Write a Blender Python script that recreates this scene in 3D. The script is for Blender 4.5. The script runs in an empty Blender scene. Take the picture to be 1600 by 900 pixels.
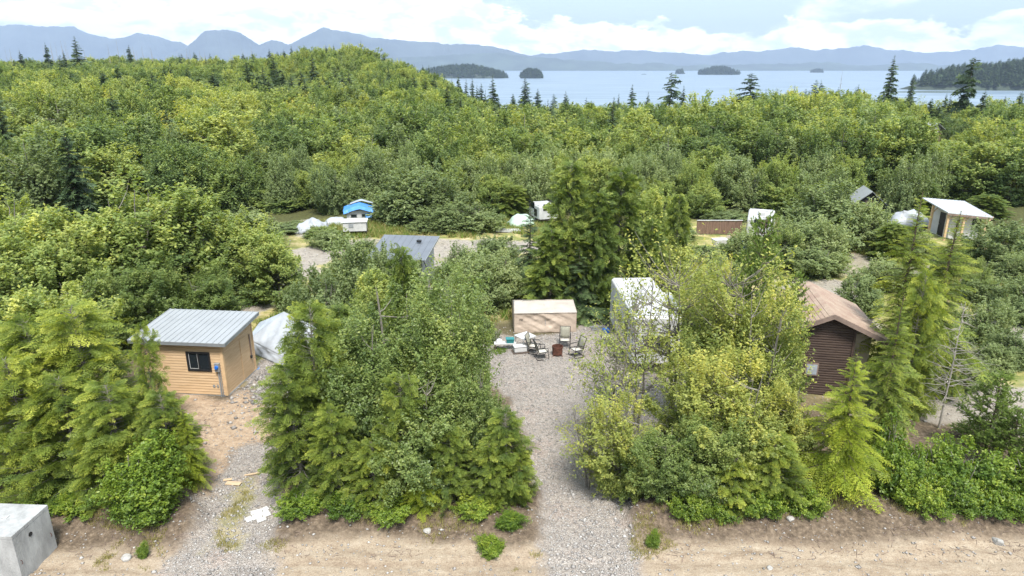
import bpy, math, random
import numpy as np
from mathutils import Vector, Matrix, Euler
R = math.radians
PI = math.pi

# ------------------------------------------------------------------ camera, sky, sun, exposure
scn = bpy.context.scene
COL = scn.collection
CAM_H = 14.0
PITCH = R(17.93)
FPX = 1067.0
cam_d = bpy.data.cameras.new("camera")
cam_d.sensor_width = 36.0
cam_d.lens = 36.0 * FPX / 1600.0
cam_d.clip_start = 0.3
cam_d.clip_end = 60000.0
cam = bpy.data.objects.new("camera", cam_d)
COL.objects.link(cam)
cam.location = (0, 0, CAM_H)
cam.rotation_euler = (R(90) - PITCH, 0, 0)
scn.camera = cam

scn.view_settings.view_transform = 'Standard'
scn.view_settings.look = 'None'
scn.view_settings.gamma = 1.0
scn.view_settings.use_curve_mapping = False
scn.view_settings.exposure = 1.68

SUN_EL, SUN_AZ = 60.0, 166.0        # azimuth clockwise from +Y: behind the camera, to the right
sun_d = bpy.data.lights.new("sun", 'SUN')
sun_d.energy = 2.15
sun_d.angle = R(14.0)
sun_d.color = (1.0, 0.955, 0.88)
sun = bpy.data.objects.new("sun", sun_d)
COL.objects.link(sun)
sdir = Vector((math.sin(R(SUN_AZ)) * math.cos(R(SUN_EL)), math.cos(R(SUN_AZ)) * math.cos(R(SUN_EL)), math.sin(R(SUN_EL))))
sun.rotation_euler = sdir.to_track_quat('Z', 'Y').to_euler()
sun.location = (30, -30, 60)

def build_world():
    w = bpy.data.worlds.new("World")
    scn.world = w
    w.use_nodes = True
    nt = w.node_tree
    nt.nodes.clear()
    N = nt.nodes.new
    L = nt.links.new
    def math_(op, a, b=None, c=None, clamp=False):
        n = N('ShaderNodeMath'); n.operation = op; n.use_clamp = clamp
        for i, v in enumerate((a, b, c)):
            if v is None: continue
            if isinstance(v, (int, float)): n.inputs[i].default_value = v
            else: L(v, n.inputs[i])
        return n.outputs[0]
    sky = N('ShaderNodeTexSky'); sky.sky_type = 'NISHITA'; sky.sun_disc = False
    sky.sun_elevation = R(SUN_EL); sky.sun_rotation = R(SUN_AZ)
    sky.air_density = 1.0; sky.dust_density = 1.2; sky.ozone_density = 1.0
    tc = N('ShaderNodeTexCoord')
    sep = N('ShaderNodeSeparateXYZ'); L(tc.outputs['Generated'], sep.inputs[0])
    az = math_('ARCTAN2', sep.outputs[0], sep.outputs[1])
    el = math_('ARCSINE', sep.outputs[2])
    def noise(sx, sz, scale, detail, rough, off=0.0, dist=0.0):
        cb = N('ShaderNodeCombineXYZ')
        L(math_('MULTIPLY_ADD', az, sx, off), cb.inputs[0]); L(math_('MULTIPLY', el, sz), cb.inputs[1]); cb.inputs[2].default_value = off
        n = N('ShaderNodeTexNoise'); n.inputs['Scale'].default_value = scale
        n.inputs['Detail'].default_value = detail; n.inputs['Roughness'].default_value = rough
        n.inputs['Distortion'].default_value = dist
        L(cb.outputs[0], n.inputs['Vector'])
        return n.outputs['Fac']
    big = noise(4.0, 0.0, 1.0, 1, 0.5, 3.1)            # envelope of the cumulus tops along the horizon
    puff = noise(13.0, 30.0, 1.0, 8, 0.58, 7.7, 0.25)
    fine = noise(40.0, 80.0, 1.0, 6, 0.6, 1.7, 0.2)
    # height of the cloud tops: 7 deg on the left falling to 2.4 deg over the bay
    leftness = N('ShaderNodeMapRange'); leftness.interpolation_type = 'SMOOTHSTEP'
    L(az, leftness.inputs['Value'])
    leftness.inputs['From Min'].default_value = -0.22; leftness.inputs['From Max'].default_value = 0.12
    leftness.inputs['To Min'].default_value = 0.130; leftness.inputs['To Max'].default_value = 0.056
    top = math_('ADD', leftness.outputs[0], math_('MULTIPLY', math_('SUBTRACT', big, 0.5), 0.05))
    puffy = math_('ADD', math_('MULTIPLY', math_('SUBTRACT', puff, 0.5), 0.105), math_('MULTIPLY', math_('SUBTRACT', fine, 0.5), 0.022))
    d = math_('ADD', math_('SUBTRACT', top, el), puffy)
    dens = N('ShaderNodeMapRange'); dens.interpolation_type = 'SMOOTHSTEP'
    L(d, dens.inputs['Value']); dens.inputs['From Min'].default_value = -0.001; dens.inputs['From Max'].default_value = 0.007
    # second layer: scattered thin cloud in the upper right, and added unseen overhead for softer light
    hi = noise(5.0, 12.0, 1.0, 8, 0.6, 21.3, 0.4)
    hiM = N('ShaderNodeMapRange'); hiM.interpolation_type = 'SMOOTHSTEP'
    L(hi, hiM.inputs['Value']); hiM.inputs['From Min'].default_value = 0.56; hiM.inputs['From Max'].default_value = 0.72
    hiM.inputs['To Max'].default_value = 0.6
    cover = math_('MAXIMUM', dens.outputs[0], hiM.outputs[0])
    # body tone: lighter at the tops of the puffs, greyer underneath and inside
    tone = N('ShaderNodeMapRange'); tone.interpolation_type = 'SMOOTHSTEP'
    L(math_('ADD', noise(16.0, 42.0, 1.0, 7, 0.6, 33.0, 0.3), math_('MULTIPLY', math_('SUBTRACT', fine, 0.5), 0.3)), tone.inputs['Value'])
    tone.inputs['From Min'].default_value = 0.38; tone.inputs['From Max'].default_value = 0.56
    cc = N('ShaderNodeMix'); cc.data_type = 'RGBA'
    L(tone.outputs[0], cc.inputs['Factor'])
    cc.inputs['A'].default_value = (0.60, 0.66, 0.76, 1)
    cc.inputs['B'].default_value = (1.0, 1.0, 1.0, 1)
    bs = N('ShaderNodeBackground'); L(sky.outputs[0], bs.inputs[0]); bs.inputs[1].default_value = 0.09
    bc = N('ShaderNodeBackground'); L(cc.outputs['Result'], bc.inputs[0]); bc.inputs[1].default_value = 0.80
    # pale veil of thin high cloud over the whole sky
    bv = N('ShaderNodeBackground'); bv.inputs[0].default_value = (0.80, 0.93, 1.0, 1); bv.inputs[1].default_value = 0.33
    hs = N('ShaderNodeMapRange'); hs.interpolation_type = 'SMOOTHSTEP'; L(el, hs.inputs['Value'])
    hs.inputs['From Min'].default_value = 0.14; hs.inputs['From Max'].default_value = 0.8; hs.inputs['To Min'].default_value = 0.33; hs.inputs['To Max'].default_value = 0.62  # veil brightened towards the unseen zenith, added as fill light
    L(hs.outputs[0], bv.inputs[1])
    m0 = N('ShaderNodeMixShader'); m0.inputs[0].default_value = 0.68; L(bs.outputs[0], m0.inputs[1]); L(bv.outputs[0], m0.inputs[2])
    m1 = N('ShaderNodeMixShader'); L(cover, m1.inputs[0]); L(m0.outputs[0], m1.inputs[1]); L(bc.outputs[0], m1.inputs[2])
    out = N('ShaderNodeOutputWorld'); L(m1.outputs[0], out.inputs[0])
build_world()

cy = scn.cycles
cy.max_bounces = 6; cy.diffuse_bounces = 4; cy.glossy_bounces = 2; cy.transmission_bounces = 3
cy.volume_bounces = 1; cy.transparent_max_bounces = 6
cy.use_denoising = True
try:
    cy.denoiser = 'OPENIMAGEDENOISE'
except Exception:
    pass
cy.use_adaptive_sampling = False

# ------------------------------------------------------------------ camera geometry helpers (pixels of the 1600 x 900 photo)
CP, SP = math.cos(PITCH), math.sin(PITCH)
def pdir(px, py):
    a, b = (px - 800) / FPX, (py - 450) / FPX
    return Vector((a, CP - b * SP, -SP - b * CP))
def gp(px, py, z=0.0):
    d = pdir(px, py); t = (z - CAM_H) / d.z
    return Vector((d.x * t, d.y * t, z))
def atY(px, py, Y):
    d = pdir(px, py); t = Y / d.y
    return Vector((d.x * t, Y, CAM_H + d.z * t))

# ------------------------------------------------------------------ small toolkit
def lerp(a, b, t): return a + (b - a) * t
def sstep(a, b, x):
    t = np.clip((x - a) / (b - a), 0, 1)
    return t * t * (3 - 2 * t)
_hr = np.random.RandomState(11)
_PERM = _hr.rand(256, 256)
def vnoise(x, y):
    xi = np.floor(x).astype(int); yi = np.floor(y).astype(int)
    fx = x - xi; fy = y - yi
    fx = fx * fx * (3 - 2 * fx); fy = fy * fy * (3 - 2 * fy)
    g = lambda a, b: _PERM[a & 255, b & 255]
    return (g(xi, yi) * (1 - fx) + g(xi + 1, yi) * fx) * (1 - fy) + (g(xi, yi + 1) * (1 - fx) + g(xi + 1, yi + 1) * fx) * fy
def fbm(x, y, oct=4):
    x = np.asarray(x, float); y = np.asarray(y, float)
    s = 0; a = 0.5
    for i in range(oct):
        s = s + a * vnoise(x * 2 ** i + 17.3 * i, y * 2 ** i + 5.1 * i); a *= 0.5
    return s / (1 - 0.5 ** oct)

def mesh_np(name, V, F, mat=None, tint=None, smooth=False):
    """V (n,3); F (m,k) with one face size, or a list of such arrays"""
    me = bpy.data.meshes.new(name)
    V = np.asarray(V, np.float32)
    Fs = F if isinstance(F, list) else [F]
    Fs = [np.asarray(f, np.int32) for f in Fs if len(f)]
    me.vertices.add(len(V)); me.vertices.foreach_set('co', V.ravel())
    li = np.concatenate([f.ravel() for f in Fs])
    tot = np.concatenate([np.full(len(f), f.shape[1], np.int32) for f in Fs])
    st = np.concatenate([[0], np.cumsum(tot)[:-1]]).astype(np.int32)
    me.loops.add(len(li)); me.loops.foreach_set('vertex_index', li)
    me.polygons.add(len(tot)); me.polygons.foreach_set('loop_start', st)
    try: me.polygons.foreach_set('loop_total', tot)
    except Exception: pass
    if smooth: me.polygons.foreach_set('use_smooth', np.ones(len(tot), bool))
    me.update(calc_edges=True)
    if tint is not None:
        a = me.attributes.new('tint', 'FLOAT', 'FACE'); a.data.foreach_set('value', np.asarray(tint, np.float32))
    if mat: me.materials.append(mat)
    me.validate()
    return me

class MB:
    """collects simple shapes and links them as one mesh object"""
    def __init__(s): s.v = []; s.f = []
    def add(s, vs, fs):
        b = len(s.v); s.v += [tuple(v) for v in vs]; s.f += [[i + b for i in f] for f in fs]; return s
    def box(s, x0, x1, y0, y1, z0, z1, bev=0.0):
        if bev <= 0:
            return s.add([(x0,y0,z0),(x1,y0,z0),(x1,y1,z0),(x0,y1,z0),(x0,y0,z1),(x1,y0,z1),(x1,y1,z1),(x0,y1,z1)],
                         [(0,3,2,1),(4,5,6,7),(0,1,5,4),(1,2,6,5),(2,3,7,6),(3,0,4,7)])
        import bmesh
        bm = bmesh.new(); bmesh.ops.create_cube(bm, size=1)
        for v in bm.verts: v.co = Vector(((x0+x1)/2 + v.co.x*(x1-x0), (y0+y1)/2 + v.co.y*(y1-y0), (z0+z1)/2 + v.co.z*(z1-z0)))
        bmesh.ops.bevel(bm, geom=bm.edges[:], offset=bev, segments=2, profile=0.6, affect='EDGES')
        bm.verts.index_update()
        s.add([v.co.copy() for v in bm.verts], [[v.index for v in f.verts] for f in bm.faces]); bm.free(); return s
    def hexa(s, b, t):
        """solid between two quads (bottom, top), both counter-clockwise seen from above"""
        return s.add(list(b) + list(t), [(3,2,1,0),(4,5,6,7),(0,1,5,4),(1,2,6,5),(2,3,7,6),(3,0,4,7)])
    def tube(s, pts, r, n=6, r2=None, cap=True):
        pts = [Vector(p) for p in pts]; b = len(s.v); m = len(pts)
        for i, p in enumerate(pts):
            t = (pts[min(i+1, m-1)] - pts[max(i-1, 0)]).normalized()
            a = Vector((0,0,1)) if abs(t.z) < 0.9 else Vector((1,0,0))
            u = t.cross(a).normalized(); w = t.cross(u)
            rr = r if r2 is None else lerp(r, r2, i / max(1, m-1))
            for k in range(n):
                q = 2*PI*k/n; s.v.append(tuple(p + (u*math.cos(q) + w*math.sin(q))*rr))
        for i in range(m-1):
            for k in range(n):
                a0 = b+i*n+k; a1 = b+i*n+(k+1)%n; s.f.append([a0, a1, a1+n, a0+n])
        if cap: s.f.append([b+k for k in range(n)][::-1]); s.f.append([b+(m-1)*n+k for k in range(n)])
        return s
    def lathe(s, prof, c=(0,0,0), n=20, close=False):
        b = len(s.v)
        for r_, z in prof:
            for k in range(n):
                q = 2*PI*k/n; s.v.append((c[0]+r_*math.cos(q), c[1]+r_*math.sin(q), c[2]+z))
        for i in range(len(prof)-1):
            for k in range(n):
                a0 = b+i*n+k; a1 = b+i*n+(k+1)%n; s.f.append([a0, a1, a1+n, a0+n])
        if close:
            s.f.append([b+k for k in range(n)][::-1]); s.f.append([b+(len(prof)-1)*n+k for k in range(n)])
        return s
    def build(s, name, mat, parent=None, smooth=False, label=None):
        me = bpy.data.meshes.new(name); me.from_pydata([tuple(v) for v in s.v], [], s.f); me.update()
        import bmesh
        bm = bmesh.new(); bm.from_mesh(me); bmesh.ops.recalc_face_normals(bm, faces=bm.faces); bm.to_mesh(me); bm.free()
        if smooth: me.polygons.foreach_set('use_smooth', [True]*len(me.polygons))
        me.materials.append(mat)
        o = bpy.data.objects.new(name, me); COL.objects.link(o)
        if parent: o.parent = parent
        if label: o['label'] = label
        return o

def link(name, me, parent=None):
    o = bpy.data.objects.new(name, me); COL.objects.link(o)
    if parent: o.parent = parent
    return o
def tag(o, label=None, cat=None, group=None, kind=None):
    if label: o['label'] = label
    if cat: o['category'] = cat
    if group: o['group'] = group
    if kind: o['kind'] = kind
    return o
def thing(name, loc, rz, label, cat, group=None):
    o = bpy.data.objects.new(name, None); COL.objects.link(o)
    o.location = loc; o.rotation_euler = (0, 0, rz); o.empty_display_size = 0.3
    return tag(o, label, cat, group)
def copy_tree(o, parent=None):
    c = o.copy(); COL.objects.link(c); c.parent = parent
    for ch in list(o.children): copy_tree(ch, c)
    return c

# ------------------------------------------------------------------ materials
def new_mat(name):
    m = bpy.data.materials.new(name); m.use_nodes = True
    nt = m.node_tree; b = nt.nodes['Principled BSDF']
    return m, nt, b
def mat(name, col, rough=0.7, var=0.12, scale=3.0, bump=0.0, bscale=30.0, metal=0.0, spec=0.4, col2=None, stretch=None):
    m, nt, b = new_mat(name); N = nt.nodes.new; L = nt.links.new
    tc = N('ShaderNodeTexCoord'); mp = N('ShaderNodeMapping'); L(tc.outputs['Object'], mp.inputs[0])
    if stretch: mp.inputs['Scale'].default_value = stretch
    n = N('ShaderNodeTexNoise'); n.inputs['Scale'].default_value = scale; n.inputs['Detail'].default_value = 7; n.inputs['Roughness'].default_value = 0.65
    L(mp.outputs[0], n.inputs['Vector'])
    mr = N('ShaderNodeMapRange'); mr.inputs['From Min'].default_value = 0.3; mr.inputs['From Max'].default_value = 0.7
    L(n.outputs['Fac'], mr.inputs['Value'])
    mx = N('ShaderNodeMix'); mx.data_type = 'RGBA'; L(mr.outputs[0], mx.inputs['Factor'])
    c2 = col2 or tuple(c * (1 - 2.2 * var) for c in col)
    mx.inputs['A'].default_value = (*c2, 1); mx.inputs['B'].default_value = (*[min(1, c * (1 + var * 0.5)) for c in col], 1)
    L(mx.outputs['Result'], b.inputs['Base Color'])
    b.inputs['Roughness'].default_value = rough; b.inputs['Metallic'].default_value = metal
    b.inputs['Specular IOR Level'].default_value = spec
    if bump:
        n2 = N('ShaderNodeTexNoise'); n2.inputs['Scale'].default_value = bscale; n2.inputs['Detail'].default_value = 5
        L(mp.outputs[0], n2.inputs['Vector'])
        bp = N('ShaderNodeBump'); bp.inputs['Strength'].default_value = bump; bp.inputs['Distance'].default_value = 0.05
        L(n2.outputs['Fac'], bp.inputs['Height']); L(bp.outputs[0], b.inputs['Normal'])
    return m

def leaf_mat(name, dark, mid, light, trans=0.32, rough=0.5, objvar=0.5, spec=0.25, regional=0.35):
    """leaf colour from the per-leaf tint, shifted a little from plant to plant"""
    m, nt, b = new_mat(name); N = nt.nodes.new; L = nt.links.new
    at = N('ShaderNodeAttribute'); at.attribute_name = 'tint'
    oi = N('ShaderNodeObjectInfo')
    a1 = N('ShaderNodeMath'); a1.operation = 'MULTIPLY_ADD'
    L(oi.outputs['Random'], a1.inputs[0]); a1.inputs[1].default_value = objvar; L(at.outputs['Fac'], a1.inputs[2])
    nz = N('ShaderNodeTexNoise'); nz.inputs['Scale'].default_value = 0.022; nz.inputs['Detail'].default_value = 3
    L(oi.outputs['Location'], nz.inputs['Vector'])
    a3 = N('ShaderNodeMath'); a3.operation = 'MULTIPLY_ADD'; L(nz.outputs['Fac'], a3.inputs[0]); a3.inputs[1].default_value = regional * 3; L(a1.outputs[0], a3.inputs[2])
    a2 = N('ShaderNodeMath'); a2.operation = 'SUBTRACT'; L(a3.outputs[0], a2.inputs[0]); a2.inputs[1].default_value = objvar * 0.5 + regional * 1.5
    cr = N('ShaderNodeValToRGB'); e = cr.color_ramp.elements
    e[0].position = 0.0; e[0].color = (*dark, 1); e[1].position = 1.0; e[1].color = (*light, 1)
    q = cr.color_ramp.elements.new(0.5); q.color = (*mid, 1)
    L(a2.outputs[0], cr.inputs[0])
    L(cr.outputs[0], b.inputs['Base Color']); b.inputs['Roughness'].default_value = rough
    b.inputs['Specular IOR Level'].default_value = spec
    tr = N('ShaderNodeBsdfTranslucent')
    hs = N('ShaderNodeMix'); hs.data_type = 'RGBA'; hs.blend_type = 'MULTIPLY'; hs.inputs['Factor'].default_value = 1.0
    L(cr.outputs[0], hs.inputs['A']); hs.inputs['B'].default_value = (1.5, 1.45, 0.5, 1)
    L(hs.outputs['Result'], tr.inputs[0])
    mx = N('ShaderNodeMixShader'); mx.inputs[0].default_value = trans
    L(b.outputs[0], mx.inputs[1]); L(tr.outputs[0], mx.inputs[2])
    L(mx.outputs[0], nt.nodes['Material Output'].inputs[0])
    return m

M = {}
M['alder'] = leaf_mat('alder_leaves', (0.090, 0.142, 0.055), (0.218, 0.286, 0.092), (0.440, 0.460, 0.140), objvar=0.6, trans=0.42)
M['alder_light'] = leaf_mat('light_alder_leaves', (0.110, 0.165, 0.060), (0.250, 0.315, 0.095), (0.470, 0.480, 0.140), objvar=0.15, trans=0.42, regional=0.1)
M['alder_near'] = leaf_mat('alder_leaves_close', (0.070, 0.115, 0.032), (0.185, 0.245, 0.070), (0.400, 0.430, 0.140), objvar=0.2, spec=0.4, rough=0.45, trans=0.38)
M['birch'] = leaf_mat('yellowing_leaves', (0.135, 0.185, 0.055), (0.310, 0.345, 0.095), (0.560, 0.510, 0.130), objvar=0.2, trans=0.42)
M['willow'] = leaf_mat('willow_leaves', (0.120, 0.165, 0.070), (0.225, 0.280, 0.120), (0.370, 0.410, 0.200), objvar=0.3, rough=0.6, trans=0.38)
M['cedar'] = leaf_mat('cedar_fronds', (0.065, 0.108, 0.027), (0.212, 0.272, 0.052), (0.470, 0.490, 0.095), objvar=0.25, trans=0.4)
M['hemlock'] = leaf_mat('hemlock_needles', (0.100, 0.160, 0.025), (0.280, 0.340, 0.042), (0.480, 0.500, 0.080), objvar=0.1, trans=0.4)
M['cedar_deep'] = leaf_mat('deep_cedar_fronds', (0.045, 0.080, 0.022), (0.125, 0.180, 0.042), (0.300, 0.345, 0.075), objvar=0.25, trans=0.35)
M['spruce'] = leaf_mat('spruce_needles', (0.030, 0.055, 0.025), (0.065, 0.105, 0.045), (0.130, 0.180, 0.070), objvar=0.3, trans=0.15)
M['pine'] = leaf_mat('pine_needles', (0.055, 0.100, 0.026), (0.140, 0.210, 0.045), (0.280, 0.340, 0.075), objvar=0.2, trans=0.25)
M['salal'] = leaf_mat('shrub_leaves', (0.070, 0.130, 0.020), (0.190, 0.270, 0.034), (0.400, 0.430, 0.065), objvar=0.4, spec=0.4, rough=0.45, trans=0.38)
M['drygrass'] = leaf_mat('dry_grass', (0.17, 0.16, 0.05), (0.30, 0.27, 0.10), (0.42, 0.37, 0.18), objvar=0.3, trans=0.25)
M['greengrass'] = leaf_mat('green_grass', (0.08, 0.15, 0.03), (0.15, 0.23, 0.04), (0.28, 0.32, 0.07), objvar=0.3, trans=0.3)
M['bark'] = mat('alder_bark', (0.22, 0.20, 0.17), 0.9, 0.25, 6, 0.5, 25)
M['bark_red'] = mat('cedar_bark', (0.13, 0.095, 0.07), 0.95, 0.25, 6, 0.5, 25)
M['deadwood'] = mat('bleached_wood', (0.36, 0.33, 0.29), 0.9, 0.2, 5, 0.4, 20)
M['stone'] = leaf_mat('loose_stone', (0.16, 0.15, 0.14), (0.29, 0.27, 0.255), (0.46, 0.44, 0.415), trans=0.0, rough=0.9, objvar=0.2, regional=0.0)
M['rock'] = mat('boulder_rock', (0.40, 0.385, 0.36), 0.9, 0.22, 4, 0.7, 14)

# ------------------------------------------------------------------ terrain height
SEA = -25.0
SX = np.array([-400,   0, 100, 200, 300, 400, 500, 570, 620, 680, 720, 760, 850, 950,1050,1120,1170,1210,1300,1350,1400,1450,1500,1550,1600, 2000], float)
SYy = np.array([ 95,  92,  96,  90,  86,  82,  79,  79,  94, 120, 146, 172, 172, 174, 174, 174, 160, 147, 142, 149, 160, 172, 178, 178, 172, 165], float)
SR = np.array([360, 360, 360, 350, 340, 320, 300, 290, 290, 300, 310, 200, 190, 190, 190, 185, 170, 160, 155, 160, 165, 165, 160, 150, 140, 130], float)
TREE_H = 9.6
def height(X, Y):
    X = np.asarray(X, float); Y = np.asarray(Y, float)
    Yc = np.maximum(Y, 1.0)
    # image column of the azimuth at mid height of the picture
    colpx = 800 + FPX * (X / Yc) / (CP + SP * 0.06)
    colpx = np.clip(colpx, -400, 2000)
    rng = np.sqrt(X ** 2 + Y ** 2)
    sy = np.interp(colpx, SX, SYy); sr = np.interp(colpx, SX, SR)
    ang = np.arctan((sy - 450) / FPX) + PITCH           # below the horizon
    zr = CAM_H - sr * np.tan(ang) - TREE_H
    t = (Y - 75) / (sr - 75)
    ex = np.interp(colpx, [0, 150, 300, 400, 480, 600, 680, 760, 1100, 1200, 1400], [1.0, 1.05, 1.3, 2.0, 2.3, 2.2, 1.4, 1.0, 1.0, 0.8, 0.9])
    z1 = zr * np.clip(t, 0, 1) ** ex
    z2 = lerp(zr, SEA - 12, sstep(sr, sr + 380, Y))
    z = np.where(Y < 75, 0.0, np.where(t < 1, z1, z2))
    far = sstep(70, 120, Y)
    z = z + far * (fbm(X / 34 + 2, Y / 34, 3) - 0.5) * 8.0
    # small unevenness of the lot, bank along the dirt road, slight dip of the road
    z = z + (1 - far) * ((fbm(X / 3.1, Y / 3.1, 4) - 0.5) * 0.16)
    return z
def H1(x, y): return float(height(np.array([x]), np.array([y]))[0])

def poly(pts): return np.array([tuple(gp(x, y))[:2] for x, y in pts])
def sdist(P, X, Y):
    """signed distance to polygon, positive inside"""
    n = len(P); d = np.full(X.shape, 1e9); ins = np.zeros(X.shape, bool)
    for i in range(n):
        a = P[i]; b = P[(i + 1) % n]; e = b - a
        t = np.clip(((X - a[0]) * e[0] + (Y - a[1]) * e[1]) / (e @ e + 1e-9), 0, 1)
        d = np.minimum(d, np.hypot(X - a[0] - t * e[0], Y - a[1] - t * e[1]))
        c = ((a[1] > Y) != (b[1] > Y)) & (X < (b[0] - a[0]) * (Y - a[1]) / (b[1] - a[1] + 1e-12) + a[0])
        ins ^= c
    return np.where(ins, d, -d)
P_MAIN = poly([(850, 930), (1005, 930), (985, 820), (1010, 700), (1060, 640), (1120, 570), (1130, 500), (1000, 490), (925, 500), (893, 516), (860, 522), (800, 528), (740, 515), (715, 535), (760, 590), (795, 640), (828, 700), (835, 760), (845, 850)])
P_LEFT = poly([(262, 930), (420, 930), (432, 830), (432, 740), (425, 680), (440, 600), (455, 565), (420, 560), (388, 572), (380, 600), (350, 630), (345, 660), (335, 720), (322, 770), (300, 830), (255, 890)])
P_SAND = poly([(290, 615), (352, 622), (395, 600), (430, 640), (425, 690), (375, 700), (345, 720), (320, 770), (300, 760), (320, 690), (300, 650)])
P_BACK1 = poly([(430, 395), (560, 372), (700, 374), (800, 376), (960, 380), (960, 392), (800, 392), (755, 396), (735, 420), (770, 460), (720, 480), (640, 440), (560, 400), (520, 398), (490, 430), (450, 470), (330, 520), (300, 500), (400, 430), (460, 400)])
P_BACK2 = poly([(1130, 372), (1250, 372), (1330, 396), (1400, 396), (1500, 405), (1700, 420), (1700, 600), (1600, 575), (1555, 545), (1550, 500), (1600, 490), (1500, 440), (1400, 430), (1310, 426), (1250, 400)])
P_CABR = poly([(1215, 436), (1340, 440), (1370, 470), (1365, 520), (1280, 500), (1230, 470)])
P_RIGHT = poly([(1390, 590), (1640, 600), (1700, 700), (1500, 660), (1430, 650), (1380, 680), (1340, 660)])
P_CREAM = poly([(470, 345), (600, 345), (600, 362), (470, 372)])
P_FIELD = poly([(300, 545), (430, 400), (470, 352), (560, 335), (850, 340), (1080, 345), (1340, 360), (1620, 380), (1750, 480), (1800, 700), (1300, 640), (1200, 500), (1000, 480), (700, 500), (560, 560), (430, 640)])

def masks(X, Y):
    w = (fbm(X / 1.1, Y / 1.1, 4) - 0.5)
    w2 = (fbm(X / 4.5 + 40, Y / 4.5, 4) - 0.5)
    nf = fbm(X / 0.35, Y / 0.35, 3) - 0.5
    grav = sstep(-0.25, 0.3, sdist(P_MAIN, X, Y) + w * 1.0 + nf * 0.5)
    gl = sstep(-0.25, 0.3, sdist(P_LEFT, X, Y) + w * 0.9 + nf * 0.5)
    back = np.maximum.reduce([sdist(P_BACK1, X, Y), sdist(P_BACK2, X, Y), sdist(P_CABR, X, Y), sdist(P_RIGHT, X, Y), sdist(P_CREAM, X, Y)])
    gb = sstep(-0.5, 0.6, back + w * 2.4 + nf * 0.6)
    sand = sstep(-0.35, 0.35, sdist(P_SAND, X, Y) + w * 1.6)
    edge = 17.55 + 0.012 * (X + 5) + w2 * 1.1 + w * 0.5
    road = sstep(0.25, -0.25, Y - edge)
    field = sstep(-2, 2, sdist(P_FIELD, X, Y) + w2 * 3)
    return grav, gl, gb, sand, road, field

def bank(X, Y, road, grav, gl):
    return sstep(17.2, 18.9, Y + (fbm(X / 2.2, Y / 2.2, 3) - 0.5) * 1.6) * (1 - np.maximum(grav, gl)) * sstep(26, 20.5, Y) * 0.40

def ground_height(X, Y):
    z = height(X, Y)
    grav, gl, gb, sand, road, field = masks(X, Y)
    near = (Y < 75)
    yr = Y - 0.012 * X + (fbm(X / 3 + 8, X * 0, 2) - .5) * .3
    z = z - road * (0.045 * np.exp(-((yr - 16.75) / .13) ** 2) + 0.05 * np.exp(-((yr - 15.1) / .16) ** 2) - 0.03 * np.exp(-((yr - 17.05) / .12) ** 2))
    z = z + near * (fbm(X / .9 + 3, Y / .5, 4) - .5) * .16 * sstep(17.0, 17.5, Y) * sstep(19.3, 18.3, Y) * (1 - np.maximum(grav, gl))
    z = z + near * (bank(X, Y, road, grav, gl) + (fbm(X / 0.6, Y / 0.6, 3) - 0.5) * 0.10 * (1 - 0.6 * np.maximum(grav, gl)))
    return z
def G1(x, y): return float(ground_height(np.array([float(x)]), np.array([float(y)]))[0])

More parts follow.
